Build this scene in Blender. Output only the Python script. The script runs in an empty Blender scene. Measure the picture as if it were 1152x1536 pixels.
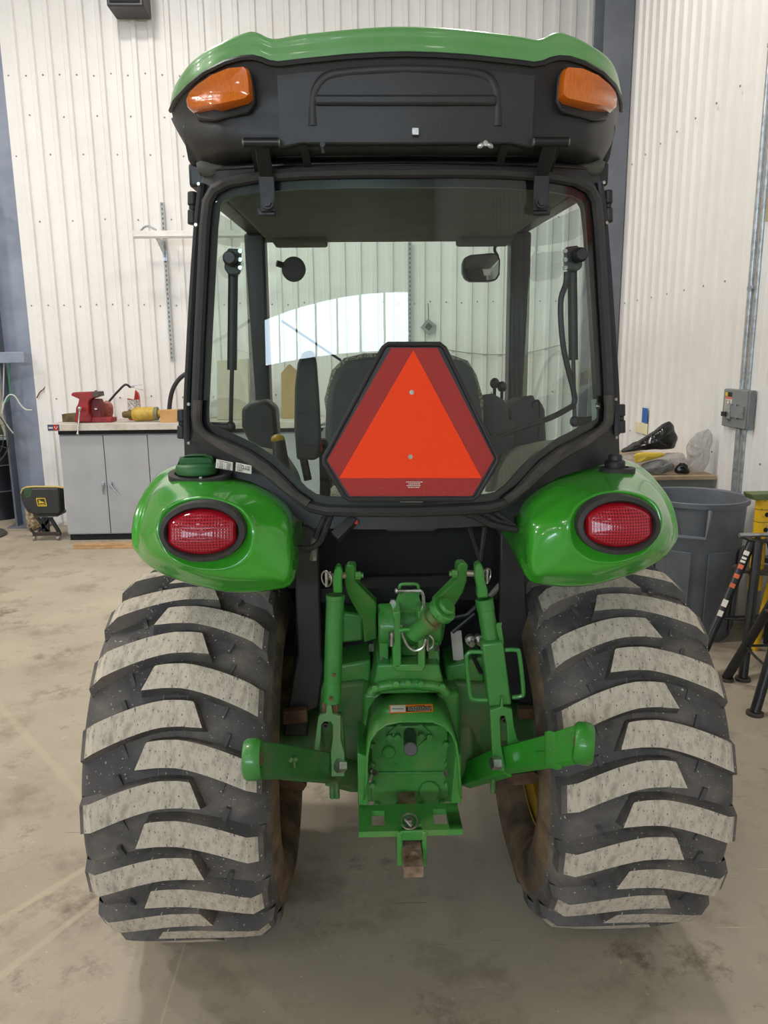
import bpy, bmesh, math, random
from mathutils import Vector, Matrix, Euler
random.seed(7)
R_ = math.radians
sc = bpy.context.scene
col = sc.collection

# ------------------------------------------------------------------ camera
F_PX, PITCH, YAW, ROLL, CAM_H = 1120.3, R_(11.46), R_(1.63), R_(-0.57), 1.7
_cp, _sp, _cy, _sy = math.cos(PITCH), math.sin(PITCH), math.cos(YAW), math.sin(YAW)
FWD = Vector((_sy*_cp, _cy*_cp, -_sp))
_r0 = Vector((_cy, -_sy, 0)); _u0 = _r0.cross(FWD)
RGT = _r0*math.cos(ROLL) + _u0*math.sin(ROLL)
UPV = _u0*math.cos(ROLL) - _r0*math.sin(ROLL)
CAM = Vector((0, 0, CAM_H))
cd = bpy.data.cameras.new('camera'); cam = bpy.data.objects.new('camera', cd); col.objects.link(cam)
cd.sensor_fit = 'VERTICAL'; cd.sensor_height = 36; cd.lens = 36*F_PX/1536; cd.clip_start = 0.05
m = Matrix((RGT, UPV, -FWD)).transposed().to_4x4(); m.translation = CAM
cam.matrix_world = m
sc.camera = cam

# ------------------------------------------------------------------ world, exposure, lamps
w = bpy.data.worlds.new('world'); sc.world = w; w.use_nodes = True
w.node_tree.nodes['Background'].inputs[0].default_value = (0.75, 0.87, 1, 1)
w.node_tree.nodes['Background'].inputs[1].default_value = 1.0
sc.view_settings.view_transform = 'Standard'; sc.view_settings.look = 'None'
sc.view_settings.gamma = 1; sc.view_settings.use_curve_mapping = False
sc.view_settings.exposure = -0.66
sc.cycles.use_denoising = True
sc.cycles.max_bounces = 10; sc.cycles.transparent_max_bounces = 24
sc.cycles.sample_clamp_indirect = 6
CEIL = 6.6
# high-bay lamps of the shop: (x, y, watts)
HIGHBAYS = [(-6.2, 5.4, 158), (-2.2, 5.6, 96), (-6.2, 2.2, 198), (-2.8, 3.2, 160), (-6.2, -3.2, 70), (-2.0, -2.6, 25),
            (1.0, 4.6, 100), (1.2, -3.6, 12), (-2.0, -6.6, 40), (-10.5, 1.0, 200), (-10.5, -5.0, 90)]

# ------------------------------------------------------------------ pixel -> place
def ray(px, py): return FWD + RGT*((px-576)/F_PX) + UPV*((768-py)/F_PX)
def PY(px, py, Y): d = ray(px, py); return CAM + d*(Y/d.y)
def PX(px, py, X): d = ray(px, py); return CAM + d*(X/d.x)
def PZ(px, py, Z=0.0): d = ray(px, py); return CAM + d*((Z-CAM_H)/d.z)
TX = 0.111                      # the tractor's centre plane

# ------------------------------------------------------------------ materials
MATS = {}
def nodes_of(name):
    mt = bpy.data.materials.new(name); mt.use_nodes = True
    nt = mt.node_tree; return mt, nt, nt.nodes['Principled BSDF']
def srgb(r, g, b):
    f = lambda c: (c/255/12.92) if c/255 <= .04045 else ((c/255+.055)/1.055)**2.4
    return (f(r), f(g), f(b))
def mixrgb(nt, fac, a, b, mode='MIX'):
    n = nt.nodes.new('ShaderNodeMix'); n.data_type = 'RGBA'; n.blend_type = mode
    for s, v in ((n.inputs[0], fac), (n.inputs[6], a), (n.inputs[7], b)):
        if hasattr(v, 'is_output'): nt.links.new(v, s)
        else: s.default_value = v if isinstance(v, (int, float)) else (*v[:3], 1)
    return n.outputs[2]
def noise(nt, scale, detail=4, vec=None, rough=.6):
    n = nt.nodes.new('ShaderNodeTexNoise'); n.inputs['Scale'].default_value = scale
    n.inputs['Detail'].default_value = detail; n.inputs['Roughness'].default_value = rough
    if vec is not None: nt.links.new(vec, n.inputs['Vector'])
    return n.outputs['Fac']
def objco(nt, scale=(1, 1, 1)):
    t = nt.nodes.new('ShaderNodeTexCoord'); mp = nt.nodes.new('ShaderNodeMapping'); mp.inputs['Scale'].default_value = scale
    nt.links.new(t.outputs['Object'], mp.inputs['Vector']); return mp.outputs['Vector']
def ramp(nt, fac, p0, p1, c0=(0, 0, 0), c1=(1, 1, 1)):
    r = nt.nodes.new('ShaderNodeValToRGB'); e = r.color_ramp.elements
    e[0].position, e[1].position = p0, p1; e[0].color = (*c0, 1); e[1].color = (*c1, 1)
    nt.links.new(fac, r.inputs[0]); return r.outputs[0]
def bump(nt, h, strength, dist=.01):
    b = nt.nodes.new('ShaderNodeBump'); b.inputs['Strength'].default_value = strength; b.inputs['Distance'].default_value = dist
    nt.links.new(h, b.inputs['Height']); return b.outputs['Normal']
def M(name, c, rough=.5, metal=0, c2=None, scale=8, lo=.4, hi=.65, bmp=0, bscale=60, coat=0, spec=None, stretch=(1, 1, 1), specks=None, speckscale=90, speckt=.68):
    """procedural material: base colour c, blotches of c2, fine bump, optional light specks"""
    if name in MATS: return MATS[name]
    mt, nt, b = nodes_of(name)
    v = objco(nt, stretch); out = None
    b.inputs['Roughness'].default_value = rough; b.inputs['Metallic'].default_value = metal
    c2 = c2 or tuple(x*.86 for x in c)
    out = mixrgb(nt, ramp(nt, noise(nt, scale, 6, v), lo, hi), c, c2)
    if specks:
        out = mixrgb(nt, ramp(nt, noise(nt, speckscale, 2, v), speckt, speckt+.05), out, specks)
    nt.links.new(out, b.inputs['Base Color'])
    if bmp: nt.links.new(bump(nt, noise(nt, bscale, 3, v), bmp), b.inputs['Normal'])
    if coat: b.inputs['Coat Weight'].default_value = coat; b.inputs['Coat Roughness'].default_value = .06
    if spec is not None: b.inputs['Specular IOR Level'].default_value = spec
    MATS[name] = mt; return mt
def glass(name, tint, refl=1.0, ior=1.5):
    mt, nt, b = nodes_of(name); nt.nodes.remove(b); o = nt.nodes['Material Output']
    tr = nt.nodes.new('ShaderNodeBsdfTransparent'); tr.inputs[0].default_value = (*tint, 1)
    gl = nt.nodes.new('ShaderNodeBsdfGlossy'); gl.inputs['Roughness'].default_value = 0.0; gl.inputs[0].default_value = (refl, refl, refl, 1)
    fr = nt.nodes.new('ShaderNodeFresnel')
    ge = nt.nodes.new('ShaderNodeNewGeometry'); mr = nt.nodes.new('ShaderNodeMapRange'); mr.inputs[3].default_value = ior; mr.inputs[4].default_value = 1/ior
    nt.links.new(ge.outputs['Backfacing'], mr.inputs[0]); nt.links.new(mr.outputs[0], fr.inputs[0])   # same pane from both sides
    mx = nt.nodes.new('ShaderNodeMixShader'); nt.links.new(fr.outputs[0], mx.inputs[0]); nt.links.new(tr.outputs[0], mx.inputs[1]); nt.links.new(gl.outputs[0], mx.inputs[2])
    nt.links.new(mx.outputs[0], o.inputs[0]); MATS[name] = mt; return mt
def emis(name, c, s):
    mt, nt, b = nodes_of(name); b.inputs['Base Color'].default_value = (*c, 1); b.inputs['Emission Color'].default_value = (*c, 1); b.inputs['Emission Strength'].default_value = s
    MATS[name] = mt; return mt

# ------------------------------------------------------------------ mesh builder
ORG = {}
class MB:
    def __init__(s): s.v = []; s.f = []; s.mi = []; s.cur = 0
    def add(s, vs, fs):
        o = len(s.v); s.v += [Vector(p) for p in vs]
        for f in fs: s.f.append([o+i for i in f]); s.mi.append(s.cur)
        return s
    def hexa(s, p):   # 8 points: bottom ring 0-3, top ring 4-7
        return s.add(p, [(3, 2, 1, 0), (4, 5, 6, 7), (0, 1, 5, 4), (1, 2, 6, 5), (2, 3, 7, 6), (3, 0, 4, 7)])
    def box(s, c, d, rot=None):
        c = Vector(c); x, y, z = d[0]/2, d[1]/2, d[2]/2
        p = [Vector(q) for q in ((-x, -y, -z), (x, -y, -z), (x, y, -z), (-x, y, -z), (-x, -y, z), (x, -y, z), (x, y, z), (-x, y, z))]
        if rot is not None:
            mt = rot if isinstance(rot, Matrix) else Euler(rot).to_matrix()
            p = [mt @ q for q in p]
        return s.hexa([c+q for q in p])
    def b2(s, a, b): # box by two corners
        a, b = Vector(a), Vector(b); lo = Vector(map(min, a, b)); hi = Vector(map(max, a, b))
        return s.box((lo+hi)/2, hi-lo)
    def frame(s, ax):
        ax = ax.normalized(); t = Vector((0, 0, 1)) if abs(ax.z) < .9 else Vector((1, 0, 0))
        u = ax.cross(t).normalized(); return u, ax.cross(u).normalized()
    def cyl(s, a, b, r, r2=None, n=16, cap=True):
        a, b = Vector(a), Vector(b); r2 = r if r2 is None else r2; u, w_ = s.frame(b-a)
        A = [a+(u*math.cos(t)+w_*math.sin(t))*r for t in (2*math.pi*i/n for i in range(n))]
        B = [b+(u*math.cos(t)+w_*math.sin(t))*r2 for t in (2*math.pi*i/n for i in range(n))]
        fs = [(i, (i+1) % n, n+(i+1) % n, n+i) for i in range(n)]
        if cap: fs += [tuple(range(n-1, -1, -1)), tuple(range(n, 2*n))]
        return s.add(A+B, fs)
    def hexnut(s, a, b, r): return s.cyl(a, b, r, n=6)
    def loft(s, loops, closed=True, cap0=False, cap1=False):
        n = len(loops[0]); vs = [p for L in loops for p in L]; fs = []
        for k in range(len(loops)-1):
            for i in range(n if closed else n-1):
                j = (i+1) % n; fs.append((k*n+i, k*n+j, (k+1)*n+j, (k+1)*n+i))
        if cap0: fs.append(tuple(range(n-1, -1, -1)))
        if cap1: fs.append(tuple((len(loops)-1)*n+i for i in range(n)))
        return s.add(vs, fs)
    def tube(s, path, r, n=10, closed=False, rfun=None):
        path = [Vector(p) for p in path]; loops = []; N = len(path); pu = None
        for i, p in enumerate(path):
            if closed: t = path[(i+1) % N]-path[i-1]
            else: t = path[min(i+1, N-1)]-path[max(i-1, 0)]
            t.normalize()
            u = s.frame(t)[0] if pu is None else (pu-t*pu.dot(t)).normalized()
            pu = u; w_ = t.cross(u); rr = rfun(i/(N-1)) if rfun else r
            loops.append([p+(u*math.cos(a)+w_*math.sin(a))*rr for a in (2*math.pi*k/n for k in range(n))])
        if closed: loops.append(loops[0])
        return s.loft(loops, True, not closed, not closed)
    def strip(s, path, wv, th):   # rectangular bar along a path: half-width vector function/vec wv, thickness vector th
        loops = []
        for p in path:
            p = Vector(p); wv_, th_ = Vector(wv), Vector(th)
            loops.append([p-wv_-th_, p+wv_-th_, p+wv_+th_, p-wv_+th_])
        return s.loft(loops, True, True, True)
    def prism(s, poly, off):
        poly = [Vector(p) for p in poly]; off = Vector(off)
        return s.loft([poly, [p+off for p in poly]], True, True, True)
    def lathe(s, prof, o, ax, n=32, closed=False):   # prof: (radius, along axis)
        o, ax = Vector(o), Vector(ax).normalized(); u, w_ = s.frame(ax)
        loops = [[o+ax*h+(u*math.cos(t)+w_*math.sin(t))*max(r, 1e-4) for t in (2*math.pi*i/n for i in range(n))] for r, h in prof]
        if closed: loops.append(loops[0])
        return s.loft(loops, True, False, False)
    def ell(s, c, rad, n=16, m_=10, rot=None):
        c = Vector(c); loops = []
        for k in range(m_+1):
            a = -math.pi/2+math.pi*k/m_; L = []
            for i in range(n):
                t = 2*math.pi*i/n; q = Vector((rad[0]*math.cos(a)*math.cos(t), rad[1]*math.cos(a)*math.sin(t), rad[2]*math.sin(a)))
                if rot is not None: q = Euler(rot).to_matrix() @ q
                L.append(c+q)
            loops.append(L)
        return s.loft(loops, True)
    def torus(s, c, ax, R, r, n=24, k=8):
        c, ax = Vector(c), Vector(ax).normalized(); u, w_ = s.frame(ax)
        return s.tube([c+(u*math.cos(t)+w_*math.sin(t))*R for t in (2*math.pi*i/n for i in range(n))], r, k, closed=True)
    def mesh(s, name, mats, o=Vector((0, 0, 0)), smooth=True, ang=38):
        me = bpy.data.meshes.new(name); me.from_pydata([p-o for p in s.v], [], s.f)
        for mt in (mats if isinstance(mats, (list, tuple)) else [mats]): me.materials.append(mt)
        me.polygons.foreach_set('material_index', s.mi)
        bm = bmesh.new(); bm.from_mesh(me); bmesh.ops.remove_doubles(bm, verts=bm.verts, dist=1e-5); bmesh.ops.recalc_face_normals(bm, faces=bm.faces); bm.to_mesh(me); bm.free()
        if smooth:
            me.polygons.foreach_set('use_smooth', [True]*len(me.polygons)); me.set_sharp_from_angle(angle=R_(ang))
        me.update(); return me
    def build(s, name, mats, parent=None, bevel=0, sub=0, smooth=True, ang=38, solid=0, seg=2, label=None):
        o = ORG.get(parent.name, Vector((0, 0, 0))) if parent else Vector((0, 0, 0))
        ob = bpy.data.objects.new(name, s.mesh(name, mats, o, smooth, ang)); col.objects.link(ob)
        if parent: ob.parent = parent; ORG[ob.name] = o
        if solid: md = ob.modifiers.new('solid', 'SOLIDIFY'); md.thickness = solid; md.offset = 0
        if sub: md = ob.modifiers.new('sub', 'SUBSURF'); md.levels = sub; md.render_levels = sub
        if bevel:
            md = ob.modifiers.new('bevel', 'BEVEL'); md.width = bevel; md.segments = seg; md.limit_method = 'ANGLE'; md.angle_limit = R_(40)
        if label: ob['label'] = label
        return ob
def tag(o, label, cat, group=None, kind=None):
    if label: o['label'] = label
    if cat: o['category'] = cat
    if group: o['group'] = group
    if kind: o['kind'] = kind
    return o
def thing(name, loc, label, cat, group=None):
    o = bpy.data.objects.new(name, None); col.objects.link(o); o.location = loc; o.empty_display_size = .1
    ORG[o.name] = Vector(loc); return tag(o, label, cat, group)
def rebase(ob, loc):   # move a single-mesh thing's origin to its base
    loc = Vector(loc); ob.data.transform(Matrix.Translation(-loc)); ob.location = loc; return ob
def struct(ob, label=None, cat=None): ob['kind'] = 'structure'; tag(ob, label, cat); return ob
def bez(pts, n=8):   # Catmull-Rom through points
    pts = [Vector(p) for p in pts]; out = []
    for i in range(len(pts)-1):
        p0, p1, p2, p3 = pts[max(i-1, 0)], pts[i], pts[i+1], pts[min(i+2, len(pts)-1)]
        for k in range(n):
            t = k/n; out.append(.5*((2*p1)+(p2-p0)*t+(2*p0-5*p1+4*p2-p3)*t*t+(3*p1-p0-3*p2+p3)*t**3))
    out.append(pts[-1]); return out
def bezc(pts, n=6):
    pts = [Vector(p) for p in pts]; N = len(pts); out = []
    for i in range(N):
        p0, p1, p2, p3 = pts[i-1], pts[i], pts[(i+1) % N], pts[(i+2) % N]
        for k in range(n):
            t = k/n; out.append(.5*((2*p1)+(p2-p0)*t+(2*p0-5*p1+4*p2-p3)*t*t+(3*p1-p0-3*p2+p3)*t**3))
    return out
def text_part(s, name, mat, parent, pos, size, right=(1, 0, 0), up=(0, 0, 1), align='CENTER', width=None):
    cu = bpy.data.curves.new(name, 'FONT'); cu.body = s; cu.size = size; cu.align_x = align; cu.align_y = 'CENTER'; cu.extrude = .0003; cu.resolution_u = 2
    tmp = bpy.data.objects.new('tmp_text', cu); col.objects.link(tmp)
    me = bpy.data.meshes.new_from_object(tmp.evaluated_get(bpy.context.evaluated_depsgraph_get()))
    bpy.data.objects.remove(tmp); bpy.data.curves.remove(cu)
    rx, ux = Vector(right).normalized(), Vector(up).normalized(); nx = rx.cross(ux)
    if width and me.vertices:
        ww = max(v.co.x for v in me.vertices)-min(v.co.x for v in me.vertices); k = width/ww
    else: k = 1
    o = ORG.get(parent.name, Vector()) if parent else Vector()
    for v in me.vertices: v.co = Vector(pos)+rx*v.co.x*k+ux*v.co.y+nx*v.co.z-o
    me.name = name; me.materials.clear(); me.materials.append(mat)
    ob = bpy.data.objects.new(name, me); col.objects.link(ob)
    if parent: ob.parent = parent; ORG[ob.name] = o
    return ob

# ------------------------------------------------------------------ the materials of this place
wall_m = M('wall_paint', srgb(235, 232, 228), .45, c2=srgb(228, 224, 219), scale=1.5, spec=.35)
grey_steel = M('grey_steel', srgb(112, 116, 124), .5, c2=srgb(98, 102, 110), scale=3)
galv = M('galvanised', srgb(190, 195, 198), .35, .8, c2=srgb(150, 156, 160), scale=25)
chrome = M('bright_zinc', srgb(205, 203, 198), .3, .9, c2=srgb(150, 145, 135), scale=40)
white_m = M('white_paint', srgb(232, 228, 222), .4)
jd_green = M('tractor_green', srgb(60, 160, 40), .22, c2=srgb(54, 150, 36), scale=5, coat=.6)
roof_green = M('roof_green', srgb(98, 158, 86), .38, c2=srgb(116, 166, 104), scale=4, lo=.45, hi=.75, coat=.25)
iron_green = M('iron_green', srgb(64, 140, 58), .36, c2=srgb(118, 142, 82), scale=11, lo=.48, hi=.85, bmp=.12, bscale=90, coat=.15)
dusty_green = M('dusty_green', srgb(70, 118, 60), .55, c2=srgb(122, 118, 76), scale=10, lo=.45, hi=.8, bmp=.2, bscale=120)
bright_green = M('bright_green', srgb(40, 140, 36), .34, c2=srgb(52, 132, 40), scale=9, coat=.3, specks=srgb(190, 205, 170), speckscale=120, speckt=.72)
cap_green = M('cap_green', srgb(36, 100, 50), .5, c2=srgb(70, 118, 66), scale=14)
black_pl = M('black_plastic', srgb(34, 34, 35), .46, c2=srgb(44, 43, 43), scale=9, bmp=.08, bscale=220)
black_gl = M('black_gloss', srgb(24, 24, 26), .3, c2=srgb(30, 30, 32))
black_pn = M('black_paint', srgb(32, 32, 33), .42, c2=srgb(42, 41, 40), scale=7)
black_mt = M('black_matt', srgb(20, 20, 21), .8, c2=srgb(27, 26, 26))
seal_m = M('rubber_seal', srgb(50, 48, 46), .62, c2=srgb(88, 76, 66), scale=6, lo=.55, hi=.8, bmp=.15, bscale=150)
rubber = M('tyre_rubber', srgb(80, 77, 76), .8, c2=srgb(124, 115, 104), scale=7, lo=.45, hi=.72, bmp=.3, bscale=45, specks=srgb(200, 193, 180), speckscale=110, speckt=.675)
lug_top = M('worn_lug_top', srgb(204, 193, 175), .9, c2=srgb(138, 128, 115), scale=24, lo=.46, hi=.74, stretch=(2.2, 1, 1), bmp=.4, bscale=140, specks=srgb(96, 90, 84), speckscale=85, speckt=.63)
sidewall = M('muddy_sidewall', srgb(138, 114, 86), .85, c2=srgb(70, 60, 50), scale=9, lo=.35, hi=.62, bmp=.35, bscale=50, stretch=(1, 1, 1))
rim_yel = M('rim_yellow', srgb(190, 146, 22), .45, c2=srgb(140, 104, 26), scale=6, lo=.5, hi=.8)
rust = M('rusty_iron', srgb(164, 138, 116), .75, .1, c2=srgb(108, 84, 66), scale=22, bmp=.4, bscale=70)
rust2 = M('surface_rust', srgb(112, 82, 58), .8, c2=srgb(70, 52, 40), scale=20)
dark_fab = M('seat_fabric_dark', srgb(76, 76, 76), .8, c2=srgb(66, 66, 66))
grey_fab = M('seat_fabric_grey', srgb(168, 160, 142), .9, c2=srgb(104, 98, 86), scale=120, lo=.46, hi=.54)
liner_m = M('cab_liner', srgb(92, 92, 82), .85, c2=srgb(84, 84, 76))
khaki = M('inner_fender_trim', srgb(150, 146, 128), .75, c2=srgb(138, 134, 116))
red_pn = M('vise_red', srgb(152, 32, 34), .42, c2=srgb(122, 26, 28), scale=10)
ext_red = M('extinguisher_red', srgb(190, 28, 26), .25, coat=.5)
paper = M('paper_white', srgb(232, 226, 214), .7, c2=srgb(222, 214, 200))
ink = M('ink_black', srgb(30, 28, 28), .6)
wood = M('bare_wood', srgb(196, 160, 112), .75, c2=srgb(160, 122, 80), scale=10, stretch=(1, 8, 8))
dk_wood = M('oily_wood', srgb(112, 92, 60), .8, c2=srgb(74, 60, 42), scale=16)
card = M('cardboard', srgb(204, 160, 104), .8, c2=srgb(190, 146, 92))
yel_pn = M('chipped_yellow', srgb(226, 178, 20), .5, c2=srgb(70, 62, 44), scale=22, lo=.6, hi=.64)
pto_yel = M('driveline_yellow', srgb(196, 164, 62), .5, c2=srgb(160, 128, 50), scale=12)
cab_grey = M('cabinet_grey', srgb(166, 167, 170), .42, c2=srgb(158, 159, 162), scale=3)
bin_grey = M('bin_grey', srgb(108, 112, 118), .55, c2=srgb(92, 96, 102), scale=5, bmp=.05)
smv_or = M('fluorescent_orange', (1.0, .065, .006), .6, c2=(1.0, .06, .006), scale=3, spec=.2)
orange_st = M('label_orange', srgb(240, 130, 40), .5)
blue_m = M('tape_blue', srgb(40, 104, 180), .6)
note_y = M('note_cream', srgb(238, 230, 190), .7)
drum_blk = M('drum_black', srgb(26, 28, 34), .35, c2=srgb(36, 38, 44))

def brick_mat(name, a, b, scale, rough=.3, coat=.5):
    mt, nt, bs = nodes_of(name)
    v0 = objco(nt, scale); sx = nt.nodes.new('ShaderNodeSeparateXYZ'); cx_ = nt.nodes.new('ShaderNodeCombineXYZ'); nt.links.new(v0, sx.inputs[0]); nt.links.new(sx.outputs[0], cx_.inputs[0]); nt.links.new(sx.outputs[2], cx_.inputs[1]); v = cx_.outputs[0]
    ck = nt.nodes.new('ShaderNodeTexVoronoi'); ck.voronoi_dimensions = '2D'; ck.feature = 'DISTANCE_TO_EDGE'; ck.inputs['Scale'].default_value = 1; ck.inputs['Randomness'].default_value = 0
    nt.links.new(v, ck.inputs['Vector'])
    nt.links.new(mixrgb(nt, ramp(nt, ck.outputs[0], .05, .22), b, a), bs.inputs['Base Color'])
    bs.inputs['Roughness'].default_value = rough; bs.inputs['Coat Weight'].default_value = coat
    nt.links.new(bump(nt, ck.outputs[0], .35, .004), bs.inputs['Normal'])
    MATS[name] = mt; return mt
smv_red = brick_mat('reflective_red', srgb(188, 40, 26), srgb(140, 24, 18), (260, 260, 260), .5, 0)
tail_red = brick_mat('tail_lens_red', srgb(116, 6, 22), srgb(196, 26, 48), (150, 150, 150), .22, .25)
tail_rim = M('tail_lens_clear_edge', srgb(164, 12, 32), .1, coat=.6)
amber = M('amber_lens', srgb(228, 118, 10), .2, c2=srgb(208, 98, 8), scale=90, stretch=(5, 1, .5), coat=.6, bmp=.12, bscale=90)
mirror_m = M('mirror_glass', (.8, .82, .8), .02, 1, c2=(.78, .8, .78))
glass_r = glass('rear_window_glass', (.80, .89, .845))
glass_s = glass('cab_side_glass', (.86, .94, .90))
clear_pl = None
def plastic_film():
    mt, nt, b = nodes_of('clear_plastic_film'); nt.nodes.remove(b); o = nt.nodes['Material Output']
    tr = nt.nodes.new('ShaderNodeBsdfTransparent'); tr.inputs[0].default_value = (.93, .93, .93, 1)
    pr_ = nt.nodes.new('ShaderNodeBsdfPrincipled'); pr_.inputs['Base Color'].default_value = (.62, .6, .57, 1); pr_.inputs['Roughness'].default_value = .12; pr_.inputs['Specular IOR Level'].default_value = 1
    v = objco(nt); nt.links.new(bump(nt, noise(nt, 22, 4, v), 1, .05), pr_.inputs['Normal'])
    mx = nt.nodes.new('ShaderNodeMixShader'); mx.inputs[0].default_value = .42
    nt.links.new(tr.outputs[0], mx.inputs[1]); nt.links.new(pr_.outputs[0], mx.inputs[2]); nt.links.new(mx.outputs[0], o.inputs[0]); return mt
film = plastic_film()
bag_blk = M('bin_bag_black', srgb(22, 22, 23), .22, bmp=.9, bscale=14)

def floor_mat():
    mt, nt, b = nodes_of('concrete')
    v = objco(nt)
    base = mixrgb(nt, ramp(nt, noise(nt, .9, 5, v), .35, .68), srgb(186, 174, 154), srgb(164, 152, 134))
    base = mixrgb(nt, ramp(nt, noise(nt, 3.1, 6, v, .7), .52, .72), base, srgb(142, 130, 112))
    base = mixrgb(nt, ramp(nt, noise(nt, 7, 7, v, .75), .6, .75), base, srgb(198, 186, 164))
    # long scuffs and drag marks
    v2 = objco(nt, (3.2, .9, 1)); mp = v2.node; mp.inputs['Rotation'].default_value = (0, 0, R_(35))
    base = mixrgb(nt, ramp(nt, noise(nt, 4, 8, v2, .8), .64, .74), base, srgb(128, 117, 101))
    v3 = objco(nt, (1.2, 14, 1)); v3.node.inputs['Rotation'].default_value = (0, 0, R_(-24))
    base = mixrgb(nt, ramp(nt, noise(nt, 1.6, 5, v3, .7), .68, .74), base, srgb(206, 193, 168))
    base = mixrgb(nt, ramp(nt, noise(nt, 55, 2, v), .72, .76), base, srgb(212, 202, 184))
    for rz, st, sc_, th, cc in ((18, (1, 30, 1), 2.2, .70, srgb(208, 196, 172)), (-48, (1, 34, 1), 1.8, .71, srgb(204, 192, 168)), (70, (1, 26, 1), 2.6, .70, srgb(118, 106, 90)), (-12, (1, 40, 1), 2.0, .71, srgb(120, 108, 92))):
        vv = objco(nt, st); vv.node.inputs['Rotation'].default_value = (0, 0, R_(rz)); vv.node.vector_type = 'TEXTURE' if False else 'POINT'
        base = mixrgb(nt, ramp(nt, noise(nt, sc_, 4, vv, .6), th, th+.03), base, cc)
    base = mixrgb(nt, ramp(nt, noise(nt, 1.7, 8, v, .8), .56, .66), base, srgb(130, 118, 101))
    # oil-dark bay in the middle of the shop floor, worn pale wheel tracks
    sp = nt.nodes.new('ShaderNodeSeparateXYZ'); nt.links.new(objco(nt), sp.inputs[0])
    def mth(op, a, b_=0.0, c_=None):
        n = nt.nodes.new('ShaderNodeMath'); n.operation = op; n.use_clamp = False
        for i, x in enumerate((a, b_) if c_ is None else (a, b_, c_)):
            if hasattr(x, 'is_output'): nt.links.new(x, n.inputs[i])
            else: n.inputs[i].default_value = x
        return n.outputs[0]
    nz = noise(nt, 2.4, 5, v)
    # paint-stripped diagonal tracks: line  x*a + y*b = c
    def track(p, q, wd, colr, base, amt=.8):
        dx, dy = q[0]-p[0], q[1]-p[1]; L = math.hypot(dx, dy); nx_, ny_ = -dy/L, dx/L; c0 = nx_*p[0]+ny_*p[1]
        d = mth('ADD', mth('MULTIPLY', sp.outputs[0], nx_), mth('MULTIPLY', sp.outputs[1], ny_))
        d = mth('ABSOLUTE', mth('SUBTRACT', d, c0)); d = mth('ADD', d, mth('MULTIPLY', mth('SUBTRACT', noise(nt, 9, 5, v), .5), wd*1.6))
        f = ramp(nt, mth('DIVIDE', d, wd*2), .3, .62, (amt,)*3, (0, 0, 0)); return mixrgb(nt, f, base, colr)
    base = track((-1.153, 2.068), (-.602, 2.788), .014, srgb(206, 190, 160), base, .45)
    base = track((-1.03, 1.88), (-.48, 2.82), .014, srgb(206, 190, 160), base, .4)
    base = track((-1.09, 1.97), (-.54, 2.80), .03, srgb(196, 182, 156), base, .3)
    base = track((-1.855, 3.572), (-1.025, 2.602), .02, srgb(204, 188, 158), base, .22)
    # sawn joint running along the bay
    base = track((-.552, 0), (-.552, 6), .0035, srgb(196, 184, 160), base, .9)
    nt.links.new(base, b.inputs['Base Color'])
    b.inputs['Specular IOR Level'].default_value = .3
    nt.links.new(ramp(nt, noise(nt, 2, 4, v), .3, .7, (.42,)*3, (.6,)*3), b.inputs['Roughness'])
    nt.links.new(bump(nt, noise(nt, 60, 5, v), .05), b.inputs['Normal'])
    return mt
concrete = floor_mat()

# ================================================================== THE SHOP
WY, WX, PITCHR = 7.95, 2.48, .9733/6      # back wall plane, right wall plane, rib pitch
XL, XR, YB = -14.0, 2.6, -8.3
fl = struct(MB().b2((XL, YB, -.12), (XR, 12.2, 0)).build('floor', concrete), 'worn beige concrete floor with a sawn joint and scuffs', 'floor')

def ribbed(n, h, name):      # sheet of n trapezoid ribs: x across, -y proud, z up
    mb = MB(); prof = []
    for i in range(n):
        x = i*PITCHR
        prof += [(x, 0), (x+.098, 0), (x+.110, -.024), (x+.150, -.024)]
    prof.append((n*PITCHR, 0))
    prof.insert(1, (.0475, -.0025)); 
    lo = [Vector((x, y, 0)) for x, y in prof]; hi = [Vector((x, y, h)) for x, y in prof]
    lo2 = [p+Vector((0, .004, 0)) for p in lo[::-1]]; hi2 = [p+Vector((0, .004, 0)) for p in hi[::-1]]
    mb.loft([lo+lo2, hi+hi2], True, True, True)
    return mb.mesh(name, wall_m, smooth=False)
sheet = ribbed(6, 6.55, 'wall_panel')
wb = struct(MB().b2((-3.38, WY+.005, 0), (XR, WY+.12, CEIL)).build('wall_back', wall_m), 'white ribbed metal wall behind the tractor', 'wall')
for i in range(6):
    o = bpy.data.objects.new('wall_panel', sheet); col.objects.link(o); o.parent = wb; o.location = (-3.38+i*.9733, WY, .03)
wr = struct(MB().b2((WX+.005, YB, 0), (WX+.12, WY, CEIL)).build('wall_right', wall_m), 'white ribbed metal wall beside the bin and conduit', 'wall')
for i in range(16):
    o = bpy.data.objects.new('wall_panel', sheet); col.objects.link(o); o.parent = wr; o.location = (WX, 7.27-i*.9733, .03); o.rotation_euler = (0, 0, -math.pi/2)
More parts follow.
